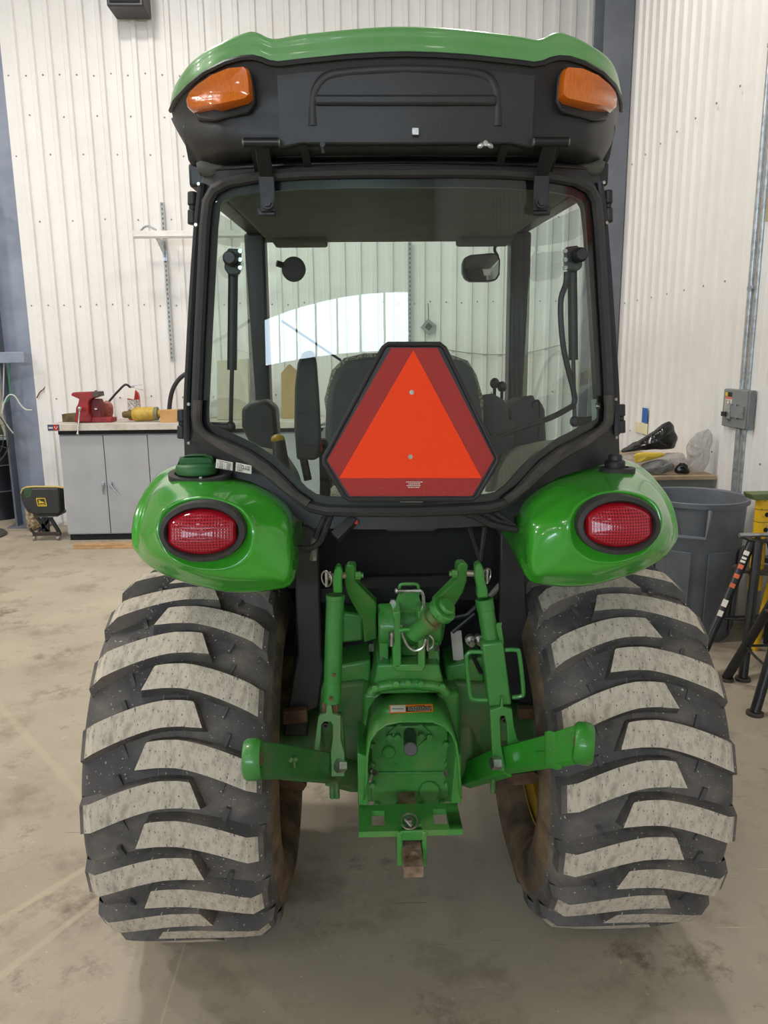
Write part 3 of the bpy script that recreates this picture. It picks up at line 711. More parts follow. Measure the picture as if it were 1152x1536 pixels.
# roof liner
mb = MB(); mb.hexa([C(-.50, 1.98, 2.15), C(.50, 1.98, 2.15), C(.46, 3.02, 2.145), C(-.46, 3.02, 2.145), C(-.52, 1.98, 2.19), C(.52, 1.98, 2.19), C(.48, 3.05, 2.19), C(-.48, 3.05, 2.19)])
mb.build('roof_liner', liner_m, tr, bevel=.02)
mb = MB(); mb.box(C(-.33, 2.95, 2.14), (.2, .12, .03)); mb.box(C(.36, 2.95, 2.14), (.2, .12, .03)); mb.build('liner_console', liner_m, tr, bevel=.01)
mb = MB(); mb.strip([C(-.5, 3.0, 2.17), C(.5, 3.0, 2.17)], (0, .04, 0), (0, 0, .02)); mb.build('windshield_header', black_pn, tr)
mb = MB(); n = 10
mb.loft([[C(x, 3.04+.05*(1-(x/.46)**2)+.03*(2.14-z), z) for x in [-.46+.92*k/n for k in range(n+1)]] for z in (2.155, 1.9, 1.6, 1.3, 1.05)], False); mb.build('windshield', glass_s, tr, ang=180)
# cab floor and firewall
mb = MB(); mb.b2(C(-.5, 2.2, .80), C(.5, 3.04, .84)); mb.build('cab_floor', black_mt, tr)
mb = MB(); mb.b2(C(-.46, 3.02, .84), C(.46, 3.05, 1.10)); mb.build('firewall', black_mt, tr)

# ---- inside the cab
SY = 2.36
def S(px, py, dy=0): return PY(px, py, SY+dy)
shell = [(488, 655), (489, 620), (494, 580), (504, 555), (522, 541), (550, 536), (613, 534), (665, 536), (693, 541), (708, 552), (716, 580), (722, 620), (724, 655), (700, 740), (520, 740)]
a = [S(x, y) for x, y in shell]; c0 = sum(a, Vector())/len(a)
st = MB(); st.loft([[c0+(p-c0)*.93+Vector((0, -.035, 0)) for p in a], [c0+(p-c0)*.99+Vector((0, -.02, 0)) for p in a], a, [p+Vector((0, .03, 0)) for p in a]], True, True, True)
so_ = st.build('operator_seat', dark_fab, tr, bevel=.004, label='operator seat with black shell and grey woven cushion')
cush = [(486, 600), (497, 556), (516, 537), (545, 530), (613, 528), (672, 530), (703, 541), (716, 562), (727, 600), (728, 700), (500, 700)]
b_ = [S(x, y, .035) for x, y in cush]
MB().loft([b_, [p+Vector((0, .07, 0)) for p in b_]], True, True, True).build('backrest_cushion', grey_fab, so_, bevel=.02, seg=3)
MB().box(C(0, SY+.30, 1.17), (.50, .48, .13)).build('seat_cushion', grey_fab, so_, bevel=.05, seg=3)
MB().box(C(0, SY+.28, .97), (.36, .38, .26)).build('seat_suspension', black_mt, so_, bevel=.02)
# folded left armrest
ar = [(441, 640), (442, 580), (446, 545), (453, 530), (462, 525), (470, 527), (474, 545), (478, 600), (481, 660), (475, 690), (445, 690)]
b_ = [PY(x, y, 2.42) for x, y in ar]; MB().loft([b_, [p+Vector((0, .06, 0)) for p in b_]], True, True, True).build('armrest', dark_fab, so_, bevel=.014, seg=3)
# right armrest pad, hip bolster
b_ = [PY(x, y, 2.40) for x, y in ((725, 592), (740, 590), (757, 600), (762, 612), (768, 650), (735, 655), (724, 640))]
MB().loft([b_, [p+Vector((0, .3, -.02)) for p in b_]], True, True, True).build('armrest', dark_fab, so_, bevel=.012)
b_ = [PY(x, y, 2.44) for x, y in ((725, 630), (770, 628), (774, 640), (770, 690), (725, 690))]
MB().loft([b_, [p+Vector((0, .25, -.02)) for p in b_]], True, True, True).build('seat_bolster', dark_fab, so_, bevel=.015)
# right control console with levers
g = MB(); b_ = [PY(x, y, 2.55) for x, y in ((765, 690), (764, 615), (772, 605), (788, 594), (802, 592), (803, 602), (812, 602), (818, 615), (820, 660), (822, 690))]
g.loft([b_, [p+Vector((0, .25, -.02)) for p in b_]], True, True, True); con = g.build('control_console', dark_fab, tr, bevel=.012)
g = MB(); g.tube(bez([PY(x, y, 2.54) for x, y in ((799, 612), (799, 604), (808, 602), (809, 625), (808, 660))]), .004, 6); g.build('grab_loop', black_gl, con)
for (x, y) in ((742, 575), (753, 580)):
    g = MB(); p = PY(x, y+20, 2.75); q = PY(x, y, 2.75); g.cyl(p-Vector((0, 0, .12)), q, .006, n=8); g.ell(q, (.018, .018, .02)); g.build('control_lever', black_gl, con)
# steering wheel, column, dashboard
cw = C(-.02, 2.78, 1.40); ax = Vector((0, -.55, .83))
g = MB(); g.torus(cw, ax, .19, .014, 32, 8); sw = g.build('steering_wheel', black_pl, tr)
g = MB()
for k in range(3):
    t = 2.09*k+.5; u, v_ = g.frame(ax.normalized()); g.cyl(cw, cw+(u*math.cos(t)+v_*math.sin(t))*.19, .011, n=8)
g.ell(cw, (.05, .05, .03)); g.build('wheel_spoke', black_pl, sw)
g = MB(); g.cyl(cw, cw-ax*.35, .035, n=12); g.build('steering_column', black_pl, tr)
g = MB(); g.hexa([C(-.22, 2.90, .84), C(.22, 2.90, .84), C(.25, 3.02, .84), C(-.25, 3.02, .84), C(-.20, 2.86, 1.32), C(.20, 2.86, 1.32), C(.24, 3.02, 1.36), C(-.24, 3.02, 1.36)]); g.build('dashboard', dark_fab, tr, bevel=.03)
# left side levers and the dark housings behind the left glass
b_ = [PY(x, y, 2.62) for x, y in ((362, 640), (362, 612), (375, 603), (398, 600), (413, 612), (416, 650), (412, 680), (380, 680))]
g = MB(); g.loft([b_, [p+Vector((0, .12, 0)) for p in b_]], True, True, True); g.build('loader_control_box', black_pl, tr, bevel=.014)
g = MB(); g.cyl(PY(425, 720, 2.2), PY(418, 662, 2.25), .026, .02, n=14); lv = g.build('range_lever', black_pl, tr)
g = MB(); g.ell(PY(417, 659, 2.25), (.021, .021, .016)); g.build('lever_knob', rim_yel, lv)
g = MB(); g.cyl(PY(462, 720, 2.5), PY(452, 672, 2.5), .014, n=10); g.tube(bez([PY(450, 668, 2.5), PY(466, 684, 2.5), PY(481, 676, 2.5)]), .014, 8); lv = g.build('joystick_lever', black_pl, tr)
g = MB(); g.ell(PY(481, 670, 2.5), (.008, .008, .022)); g.build('lever_button', ext_red, lv)
g = MB(); g.tube([PY(468, 642, 2.45), PY(490, 635, 2.45)], .005, 6); g.build('seat_lever', white_m, tr)
g = MB(); g.b2(PY(478, 660, 2.5), PY(496, 740, 2.56)); g.build('lever_guide', black_mt, tr)
# hood ahead of the windshield, grille
g = MB(); L = []
for Y, hw, zt in ((3.1, .30, 1.38), (3.5, .30, 1.36), (3.9, .28, 1.30), (4.15, .24, 1.18)):
    L.append([C(-hw, Y, .85), C(-hw, Y, zt-.10), C(-hw*.8, Y, zt-.02), C(0, Y, zt), C(hw*.8, Y, zt-.02), C(hw, Y, zt-.10), C(hw, Y, .85)])
g.loft(L, False); g.build('hood', jd_green, tr, solid=.01, sub=1, ang=60)
g = MB(); g.b2(C(-.24, 4.10, .80), C(.24, 4.16, 1.15)); g.build('grille', black_pl, tr, bevel=.01)
g = MB(); g.b2(C(-.16, 2.35, .42), C(.16, 4.1, .86)); g.build('chassis', dusty_green, tr, bevel=.03)
# front axle and wheels
g = MB(); g.cyl(C(-.55, 3.85, .40), C(.55, 3.85, .40), .06, n=12); g.build('front_axle', dusty_green, tr)
fm = MB(); n = 48; prof = [(.19, -.09), (.27, -.125), (.33, -.11), (.352, -.08), (.358, 0), (.352, .08), (.33, .11), (.27, .125), (.19, .09)]
fl_ = [[Vector((h, r*math.cos(t), r*math.sin(t))) for t in (2*math.pi*i/n for i in range(n))] for r, h in prof]; fm.loft(fl_); ft_me = fm.mesh('front_tire', rubber, ang=60)
fr_me = MB().lathe([(.20, -.095), (.17, -.06), (.16, .02), (.0, .04)], (0, 0, 0), (1, 0, 0), 32).mesh('front_rim', rim_yel)
lg = MB(); lg.box((.06, -.358, 0), (.12, .04, .04), (0, R_(20), 0)); fl_me = lg.mesh('front_lug', rubber); lg = MB(); lg.box((-.06, -.358, 0), (.12, .04, .04), (0, R_(-20), 0)); fl2_me = lg.mesh('front_lug', rubber)
for s in (-1, 1):
    f_ = bpy.data.objects.new('front_tire', ft_me); col.objects.link(f_); f_.parent = tr; f_.location = Vector((s*.58, 3.85-AX, .378))
    for k in range(16):
        for me, off in ((fl_me, 0), (fl2_me, .5)):
            o = bpy.data.objects.new('lug', me); col.objects.link(o); o.parent = f_; o.rotation_euler = ((k+off)*math.pi/8, 0, 0)
    f_ = bpy.data.objects.new('front_rim', fr_me); col.objects.link(f_); f_.parent = tr; f_.location = Vector((s*.58, 3.85-AX, .378)); f_.scale = (s, 1, 1)
# ---- mirrors
g = MB(); b_ = [PY(x, y, 3.0) for x, y in ((694, 395), (697, 386), (706, 382), (738, 379), (748, 381), (751, 390), (750, 412), (745, 420), (735, 422), (706, 422), (698, 418), (694, 408))]
g.loft([b_, [p+Vector((.0, .05, .0)) for p in b_]], True, True, True); mo = g.build('side_mirror', black_pl, tr, bevel=.008)
g = MB(); c0 = sum(b_, Vector())/len(b_); g.loft([[c0+(p-c0)*.9+Vector((0, -.0015, 0)) for p in b_], [c0+(p-c0)*.9+Vector((0, .002, 0)) for p in b_]], True, True, True); g.build('mirror_glass', mirror_m, mo)
g = MB(); g.tube(bez([PY(x, y, 3.02) for x, y in ((747, 385), (742, 375), (745, 368), (756, 367))]), .006, 8); g.build('mirror_arm', black_pl, mo)
g = MB(); b_ = [PY(440+18*math.cos(t), 403+19*math.sin(t), 3.02) for t in (2*math.pi*i/20 for i in range(20))]
g.loft([b_, [p+Vector((0, .04, 0)) for p in b_]], True, True, True); mo = g.build('round_mirror', dark_fab, tr, bevel=.01)
g = MB(); g.cyl(PY(425, 398, 3.03), PY(415, 395, 3.02), .012, n=8); g.build('mirror_arm', black_pl, mo)
# wiper (windshield) and rear wiper, gas struts, knobs
g = MB(); g.strip([PY(422, 481, 3.08), PY(512, 541, 3.05)], (0, 0, .006), (0, .006, 0)); g.build('windshield_wiper', black_pl, tr)
for s, knob, arm in ((-1, (346, 388), ((350, 385), (348, 555), (346, 640))), (1, (869, 383), ((858, 380), (860, 540), (862, 632)))):
    A_, B_, C_ = (W(x, y, .045) for x, y in arm)
    g = MB(); g.cyl(A_, B_, .0125 if s < 0 else .0125, n=12); g2 = MB(); g2.cyl(B_, C_, .0055, n=8)
    gs = g.build('gas_strut', black_pl, tr); g2.build('strut_rod', M('strut_rod_grey', srgb(60, 62, 64), .35, .5), gs)
    g = MB(); p = W(*arm[2], .045); g.cyl(p, p+Vector((s*.07, .02, 0)), .012, n=10); g.ell(p, (.013, .013, .015)); g.build('strut_end', black_pl, gs)
    p = W(*knob); q = W(knob[0]-s*9, knob[1], 0)
    g = MB(); bb = [W(x, y, .012) for x, y in ([(338, 380), (342, 372), (358, 373), (361, 378), (360, 408), (356, 412), (342, 412), (336, 402)] if s < 0 else [(848, 378), (850, 370), (866, 368), (874, 374), (874, 400), (868, 406), (850, 404), (848, 396)])]
    g.loft([bb, [x+Vector((0, .02, 0)) for x in bb]], True, True, True); br = g.build('strut_bracket', M('bracket_grey', srgb(78, 80, 82), .35, .3), tr, bevel=.004)
    g = MB(); g.cyl(p+Vector((0, -.012, 0)), p+Vector((0, .012, 0)), .018, n=18); g.cyl(p+Vector((0, -.024, 0)), p+Vector((0, -.012, 0)), .013, .018, n=18); g.build('bracket_knob', black_pl, br)
    g = MB()
    for yy in (377, 390, 402): p = W(knob[0]-s*-(10 if s > 0 else -10)*(-1)*s, yy, .02) if False else W(847 if s > 0 else 361, yy, .018); g.cyl(p, p+Vector((0, -.008, 0)), .0055, n=8)
    g.build('bracket_bolt', chrome, br)
g = MB(); g.tube(bez([W(x, y, .03) for x, y in ((850, 408), (849, 425), (841, 455), (845, 520), (860, 585), (861, 605), (852, 613), (822, 628), (770, 645), (735, 660))], 6), .0075, 8); g.build('rear_wiper_arm', black_pl, tr)
# ---- slow-moving-vehicle sign
def V(px, py, d=0): return PY(px, py, 1.745-d)
OUTL = [(582, 516), (660, 516), (667, 522), (746, 685), (746, 692), (716, 744), (709, 749), (523, 749), (516, 744), (486, 694), (486, 687), (575, 521)]
def smv(px, py, d=0): t = (py-516)/233; return PY(px, py, 1.79-.045*t-d)
b_ = [smv(x, y, -.002) for x, y in OUTL]
smo = MB().loft([b_, [p+Vector((0, .012, 0)) for p in b_]], True, True, True).build('slow_vehicle_sign', black_pl, tr, bevel=.003, label='orange triangle sign with dark red reflective border')
MB().tube([smv(x, y, .004) for x, y in OUTL], .0055, 8, True).build('sign_rim', black_pl, smo)
b_ = [smv(x, y, .0) for x, y in ((587, 522), (656, 522), (741, 688), (708, 744), (525, 744), (491, 690))]
MB().loft([b_, [p+Vector((0, -.0015, 0)) for p in b_]], True, True, True).build('red_border', smv_red, smo)
b_ = [smv(x, y, .0015) for x, y in ((620, 525), (722, 717), (509, 717))]
MB().loft([b_, [p+Vector((0, -.0015, 0)) for p in b_]], True, True, True).build('orange_triangle', smv_or, smo)
for (x, y) in ((617.5, 588.5), (615.5, 685)):
    p = smv(x, y, .003); g = MB(); g.cyl(p, p+Vector((0, -.003, 0)), .0055, n=12); g.cyl(p+Vector((0, -.003, 0)), p+Vector((0, -.005, 0)), .003, n=8); g.build('sign_screw', chrome, smo)
g = MB()
for k, hw in enumerate((11.5, 8, 10.5, 8.5)):      # four lines of tiny white print
    x = 620.5-hw
    while x < 620.5+hw:
        wd = random.uniform(1.0, 2.4); p = smv(x+wd/2, 723+k*2.7, .0022); g.box(p, (wd*.0014, .0005, .0020)); x += wd+.45
g.build('sign_print', paper, smo)
# small emblem decal on the right of the rear glass
dg = [W(x, y, .006) for x, y in ((887, 599), (906, 598), (906, 636), (888, 637))]
MB().loft([dg, [p+Vector((0, .001, 0)) for p in dg]], True, True, True).build('glass_decal', M('decal_sage', srgb(150, 160, 150), .6), rw)
dc = W(896, 609, .005); dk = .00112
def dec(pts, dy, nm, mt): b2_ = [dc+Vector((x*dk, dy, z*dk)) for x, z in pts]; MB().loft([b2_, [p_+Vector((0, .0006, 0)) for p_ in b2_]], True, True, True).build(nm, mt, rw)
dec([(-7, 6), (-6, 7), (6, 7), (7, 6), (7, -6), (6, -7), (-6, -7), (-7, -6)], -.001, 'decal_field', ink)
dec([(-4.6, -1.5), (-3.2, -.2), (-2.6, .9), (-2.9, 2.2), (-3.6, 3.6), (-2.4, 2.8), (-1.9, 3.6), (-1.6, 2.2), (-.9, 1.2), (1.5, .9), (3.0, .3), (4.6, -.8), (5.2, -2.0), (3.4, -1.2), (1.8, -.9), (2.6, -1.9), (1.2, -1.5), (-.4, -1.2), (-1.6, -1.6), (-3.0, -2.6), (-2.4, -1.4)], -.002, 'decal_deer', paper)
# rail holding the sign's foot
g = MB(); g.cyl(smv(600, 751), smv(634, 751), .004, n=8); g.build('sign_bracket', galv, smo)

# ---- fenders and tail lights (left half measured, right mirrored)
FEN = [  # (silhouette), (shoulder), (recess edge): px, py, Y
 ((449, 790, 1.95), (437, 800, 1.72), (380, 797, 1.665)), ((442, 868, 1.74), (432, 862, 1.69), (376, 826, 1.66)), ((405, 886, 1.74), (402, 866, 1.68), (360, 843, 1.66)),
 ((350, 889, 1.74), (350, 866, 1.67), (335, 853, 1.66)), ((305, 881, 1.74), (305, 860, 1.67), (303, 853, 1.66)), ((260, 868, 1.75), (265, 849, 1.68), (275, 846, 1.66)),
 ((225, 850, 1.77), (233, 833, 1.70), (253, 833, 1.67)), ((207, 832, 1.80), (218, 815, 1.73), (240, 813, 1.675)), ((203, 812, 1.86), (214, 793, 1.76), (235, 793, 1.68)),
 ((209, 770, 1.95), (224, 760, 1.80), (241, 771, 1.69)), ((223, 735, 2.05), (242, 734, 1.84), (257, 757, 1.70)), ((246, 708, 2.12), (270, 722, 1.86), (280, 749, 1.70)),
 ((285, 694, 2.15), (307, 722, 1.86), (305, 746, 1.70)), ((335, 698, 2.15), (347, 727, 1.85), (333, 750, 1.70)), ((395, 712, 2.15), (388, 738, 1.82), (360, 762, 1.69)), ((441, 740, 2.10), (424, 766, 1.78), (375, 780, 1.675))]
LC = PY(304.5, 796.5, 1.665)
for s in (-1, 1):
    A_, B_, C_ = ([mir(PY(*f[k]), s) for f in FEN] for k in range(3))
    lc = mir(LC, s)
    D_ = [lc+(p-lc)*.8+Vector((0, .012, 0)) for p in C_]
    Z_ = []
    for i, p in enumerate(A_):
        if 1 <= i <= 7: Z_.append(p+Vector((-(p.x-lc.x)*.03, .05, .004)))
        else: Z_.append(Vector((p.x+(-s*.01 if i in (7, 8, 9) else 0), 2.62 if i not in (0, 8) else 2.3, p.z-(.10 if i not in (0, 8) else .02))))
    AB = [(a*.16+b*.84)+Vector((0, -.004, .003 if 8 <= i <= 15 else 0)) for i, (a, b) in enumerate(zip(A_, B_))]
    AM = [(a*.55+b*.45)+Vector((0, -.004, .004 if 8 <= i <= 15 else 0)) for i, (a, b) in enumerate(zip(A_, B_))]
    BC = [(b*.84+c*.16)+Vector((0, -.002, 0)) for b, c in zip(B_, C_)]
    CB = [(b*.2+c*.8) for b, c in zip(B_, C_)]
    rows8 = [bezc(L, 4) for L in (Z_, A_, AM, AB, BC, CB, C_, D_, [lc+(p-lc)*.3+Vector((0, .02, 0)) for p in C_])]
    cols = list(zip(*rows8)); cols = [bez(list(c_), 4) for c_ in cols]
    mb = MB(); mb.loft([list(r_) for r_ in zip(*cols)], True)
    fe = mb.build('fender', jd_green, tr, ang=180); fe['label'] = 'glossy green left rear fender' if s < 0 else 'glossy green right rear fender'
    # tail light: bezel ring and ribbed red lens
    e1 = (PY(371, 797, 1.66)-PY(239, 797, 1.66)).x/2; e2 = (PY(304, 751, 1.66)-PY(304, 842, 1.66)).z/2
    tilt = Vector((0, .24, 1)).normalized()
    def el(a, b, dy, n=40): return [lc+Vector((a*math.cos(t), dy, 0))+tilt*(b*math.sin(t)) for t in (2*math.pi*i/n for i in range(n))]
    mb = MB(); mb.loft([el(e1*.97, e2*.97, .03), el(e1, e2, .004), el(e1*.97, e2*.96, -.012), el(e1*.86, e2*.82, -.016), el(e1*.82, e2*.74, -.008), el(e1*.8, e2*.7, .01)], True)
    be = mb.build('tail_light', seal_m, tr)
    def lensl(a, b, dy, n=44):
        out = []
        for i in range(n):
            t = 2*math.pi*i/n; x = a*math.cos(t); x = max(-a*.93, min(a*.93, x*1.04)); out.append(lc+Vector((x, dy, 0))+tilt*(b*math.sin(t)))
        return out
    a, b = e1*.83, e2*.735
    mb = MB(); mb.loft([lensl(a, b, .0), lensl(a*.99, b*.97, -.012)], True); mb.loft([lensl(a*.99, b*.97, -.012), lensl(a*.86, b*.82, -.020)], True); mb.build('lens_edge', tail_rim, be, ang=60)
    mb = MB(); mb.loft([lensl(a*.86*k_, b*.82*k_, -.020-.013*(1-k_*k_)) for k_ in (1, .9, .75, .6, .45, .3, .15, .005)], True); mb.build('red_lens', tail_red, be, ang=60)
# fuel cap (left) with its tray; small cap (right)
def ringp(c, ex, ey, n=32, dz=0): return [c+Vector((ex*math.cos(t), ey*math.sin(t), dz)) for t in (2*math.pi*i/n for i in range(n))]
from mathutils.bvhtree import BVHTree
def on_fender(px, py):
    for ob in [o for o in tr.children if o.name.startswith('fender') and not o.name.startswith('fender_')]:
        bv = BVHTree.FromPolygons([v.co+TO for v in ob.data.vertices], [list(p_.vertices) for p_ in ob.data.polygons])
        h = bv.ray_cast(CAM, ray(px, py).normalized())
        if h[0]: return h[0]
    return PY(px, py, 1.97)
ft = on_fender(301, 714)+Vector((0, .0, .006))
sl_ = lambda L: [p_+Vector((0, 0, (p_.y-ft.y)*.18)) for p_ in L]
mb = MB(); mb.loft([sl_(ringp(ft, .080, .060, dz=-.03)), sl_(ringp(ft, .082, .062, dz=.004)), sl_(ringp(ft, .066, .048, dz=.004)), sl_(ringp(ft, .062, .045, dz=-.004))], True, False, True)
fc = mb.build('filler_tray', seal_m, tr)
c0 = ft+Vector((-.010, .006, -.022))
mb = MB(); mb.lathe([(.044, -.03), (.044, 0), (.048, .002), (.048, .018), (.04, .02)], c0, (0, 0, 1), 32)
for k in range(18):
    t = 2*math.pi*k/18; mb.box(c0+Vector((.049*math.cos(t), .049*math.sin(t), .009)), (.006, .006, .016), (0, 0, t))
mb.build('filler_neck', black_pl, fc)
mb = MB(); mb.lathe([(.030, .020), (.050, .020), (.053, .026), (.053, .040), (.049, .048), (.0, .052)], c0, (0, 0, 1), 40)
mb.loft([[c0+Vector((x, y*1.0, z)) for x, z in ((-.045, .046), (-.038, .064), (-.02, .070), (.02, .070), (.038, .064), (.045, .046))] for y in (-.018, -.010, .010, .018)], False, False, False)
mb.box(c0+Vector((0, 0, .056)), (.085, .03, .02), (0, 0, R_(12)))
mb.build('fuel_cap', cap_green, fc, bevel=.004, label='faded green fuel cap')
mb = MB(); p = c0+Vector((.02, -.052, .018)); mb.cyl(p, p+Vector((0, -.004, 0)), .004, n=8); mb.build('cap_rivet', chrome, fc)
ft = on_fender(926, 706)+Vector((0, 0, .004))
mb = MB(); mb.loft([ringp(ft, .044, .038, dz=-.03), ringp(ft, .046, .04, dz=.004), ringp(ft, .030, .026, dz=.006), ringp(ft, .026, .022, dz=-.01)], True, False, True); fc = mb.build('filler_tray', seal_m, tr)
c0 = ft+Vector((-.006, .004, .004)); mb = MB(); mb.lathe([(.026, -.02), (.026, .016), (.022, .02), (.018, .02), (.018, .03), (.015, .034), (0, .034)], c0, (0, 0, 1), 28); mb.build('filler_cap', black_pl, fc)

# ---- prism cut from photo outline on a plane Y, extruded forward
def Q(poly, Y, dep): b_ = [PY(x, y, Y) for x, y in poly]; return MB().loft([b_, [p+Vector((0, dep, 0)) for p in b_]], True, True, True)
def mirq(poly): return [(2*613.5-x, y) for x, y in poly]
# decals on the left quarter panel
def decal(px0, py0, px1, py1, rows, head):
    p = [W(px0, py0, -.02), W(px1, py0+6, -.02), W(px1, py1, -.02), W(px0, py1-6, -.02)]
    for q in p: q.y = min(x.y for x in p)-.004
    d = MB().loft([p, [q+Vector((0, .0015, 0)) for q in p]], True, True, True).build('decal', paper, fr)
    ex, ez = p[1]-p[0], p[3]-p[0]; return d, p[0], ex, ez
d, o_, ex, ez = decal(327, 687, 350, 705, 5, 0)
g = MB(); nrm = Vector((0, -.0008, 0))
def bar(g, u0, v0, u1, v1):
    q = [o_+ex*u+ez*v+nrm for u, v in ((u0, v0), (u1, v0), (u1, v1), (u0, v1))]; g.add(q, [(0, 1, 2, 3)])
for k in range(6):
    v = .10+k*.15
    if k == 0: bar(g, .12, v, .9, v+.06)
    else:
        for u0, u1 in ((.08, .16), (.2, .46), (.52, .6), (.64, .92)): bar(g, u0, v, u1-random.uniform(0, .06), v+.06)
g.build('decal_print', ink, fr)
d, o_, ex, ez = decal(356, 692, 378, 710, 3, 0)
upv = -ez.normalized()
for k, tx in enumerate(('ULTRA LOW', 'SULFUR FUEL', 'ONLY')):
    text_part(tx, 'decal_print', ink, fr, o_+ex*(.5 if k < 2 else .26)+ez*(.22+.29*k)+Vector((0, -.001, 0)), .0075, right=ex, up=upv, width=ex.length*(.84, .88, .4)[k])

# ---- cab rear wall below the window
Q([(455, 765), (772, 765), (775, 790), (452, 790)], 1.86, .05).build('cab_cross_member', black_pn, tr, bevel=.006)
g = Q([(538, 778), (690, 778), (690, 790), (662, 790), (650, 797), (582, 797), (570, 790), (538, 790)], 1.835, .006).build('support_plate', black_pn, tr, bevel=.002)
for x in (605, 624): p = PY(x, 785, 1.832); MB().cyl(p, p+Vector((0, .01, 0)), .004, n=10).build('plate_hole', black_mt, g)
Q([(450, 790), (776, 790), (790, 1000), (440, 1000)], 2.20, .03).build('rear_bulkhead', black_mt, tr)
for fl_p in (0, 1):
    poly = [(444, 775), (478, 800), (482, 985), (486, 1000), (478, 1062), (462, 1068), (462, 1105), (424, 1105), (440, 1010), (446, 985), (443, 900)]
    if fl_p: poly = [(782, 790), (750, 800), (748, 985), (742, 1000), (752, 1045), (800, 1060), (800, 1000), (790, 900)]
    Q(poly, 2.03, .10).build('cab_post', black_pn, tr, bevel=.006)
Q([(424, 1068), (460, 1066), (462, 1084), (424, 1088)], 2.0, .03).build('fender_bracket', rust2, tr, bevel=.003)
Q([(778, 1064), (812, 1065), (812, 1080), (778, 1079)], 2.0, .03).build('fender_bracket', rust2, tr, bevel=.003)
g = MB(); g.b2(C(-.30, 2.06, 1.02), C(.30, 2.2, 1.06)); g.build('cab_mount', black_mt, tr)
# wiring and hoses
hs_m = M('loom_black', srgb(44, 42, 40), .6, bmp=.5, bscale=180)
for pts, r, Y in (([(497, 770), (488, 795), (480, 812), (466, 822), (447, 822)], .008, 1.84), ([(490, 770), (480, 790), (476, 800), (474, 808)], .007, 1.845), ([(690, 768), (715, 775), (735, 786), (776, 795)], .009, 1.835), ([(725, 768), (745, 780), (768, 788)], .006, 1.84), ([(742, 768), (760, 780), (772, 788)], .006, 1.842)):
    MB().tube(bez([PY(x, y, Y) for x, y in pts]), r, 8).build('wiring_loom', hs_m, tr)
for pts, r, mt in (([(786, 838), (734, 895)], .0085, M('hose_grey', srgb(122, 114, 106), .6)), ([(716, 908), (700, 922), (672, 928)], .008, black_pl), ([(712, 920), (678, 948)], .007, black_pl), ([(704, 792), (720, 842)], .008, black_pl), ([(727, 792), (720, 840)], .009, black_pl), ([(706, 968), (712, 990), (722, 1010)], .006, black_pl)):
    MB().tube([PY(x, y, 2.05) for x, y in pts], r, 8).build('hydraulic_hose', mt, tr)
p, q = PY(532, 778, 1.83), PY(503, 806, 1.81); d = (q-p).normalized()
g = MB(); g.cyl(p, q, .016, .019, n=4); co = g.build('trailer_plug', black_pl, tr, bevel=.002)
g = MB(); g.box(p+Vector((.004, -.012, -.006)), (.007, .005, .01)); g.build('plug_tab', ext_red, co)
g = MB(); g.cyl(PY(472, 806, 1.86), PY(470, 834, 1.86), .010, n=10); sw2 = g.build('pressure_switch', M('switch_grey', srgb(110, 106, 98), .6), tr)
g = MB(); g.hexnut(PY(470, 833, 1.86), PY(469.5, 840, 1.86), .010); g.build('switch_nut', chrome, sw2)
for x, y in ((705, 958), (718, 957)):
    p = PY(x, y, 2.02); g = MB(); g.cyl(p, p+Vector((0, -.02, 0)), .015, n=16); g.cyl(p+Vector((0, -.02, 0)), p+Vector((0, -.04, -.002)), .009, n=12); g.build('hydraulic_coupler', chrome, tr)
Q([(676, 948), (692, 946), (696, 992), (680, 990)], 2.08, .004).build('shift_plate', M('plate_cream', srgb(196, 190, 176), .6), tr)
# ---- transmission and axle
for s in (-1, 1):
    g = MB(); g.lathe([(.15, .10), (.15, .20), (.125, .22), (.105, .30), (.10, .40), (.13, .42), (.13, .45), (0, .45)], (TX, AX, .545), (s, 0, 0), 32); g.build('axle_housing', dusty_green, tr, bevel=.006)
Q([(545, 1040), (690, 1040), (694, 1205), (540, 1205)], 1.97, .5).build('gear_case', iron_green, tr, bevel=.012)
Q([(476, 1030), (550, 1022), (552, 1165), (486, 1165)], 2.04, .2).build('case_side', dusty_green, tr, bevel=.012)
Q([(680, 1022), (748, 1028), (742, 1140), (682, 1165)], 2.04, .2).build('case_side', dusty_green, tr, bevel=.012)
Q([(500, 1000), (556, 990), (556, 1050), (500, 1060)], 2.06, .15).build('valve_block', iron_green, tr, bevel=.008)
Q([(668, 1000), (725, 985), (728, 1050), (672, 1060)], 2.06, .15).build('valve_block', iron_green, tr, bevel=.008)
Q([(515, 918), (545, 922), (545, 962), (512, 965)], 2.1, .08).build('remote_valve', iron_green, tr, bevel=.008)
g = Q([(566, 997), (659, 997), (664, 1018), (668, 1040), (556, 1042), (562, 1018)], 1.93, .3).build('rockshaft_base', iron_green, tr, bevel=.006)
for x, y in ((573, 991), (650, 992), (557, 972), (655, 972)):
    p = PY(x, y+4, 1.97); MB().hexnut(p, p+Vector((0, 0, .018)), .008).build('base_bolt', chrome, g)
g = MB(); g.cyl(PY(567, 938, 2.02), PY(660, 936, 2.02), .062, n=28); g.build('rockshaft_tube', iron_green, tr, bevel=.006)
Q([(568, 940), (583, 940), (583, 998), (569, 998)], 1.97, .12).build('rockshaft_support', iron_green, tr, bevel=.004)
Q([(640, 940), (658, 940), (660, 998), (642, 998)], 1.97, .12).build('rockshaft_support', iron_green, tr, bevel=.004)
Q([(600, 918), (628, 918), (628, 1000), (600, 1000)], 1.99, .04).build('bracket_web', iron_green, tr, bevel=.003)
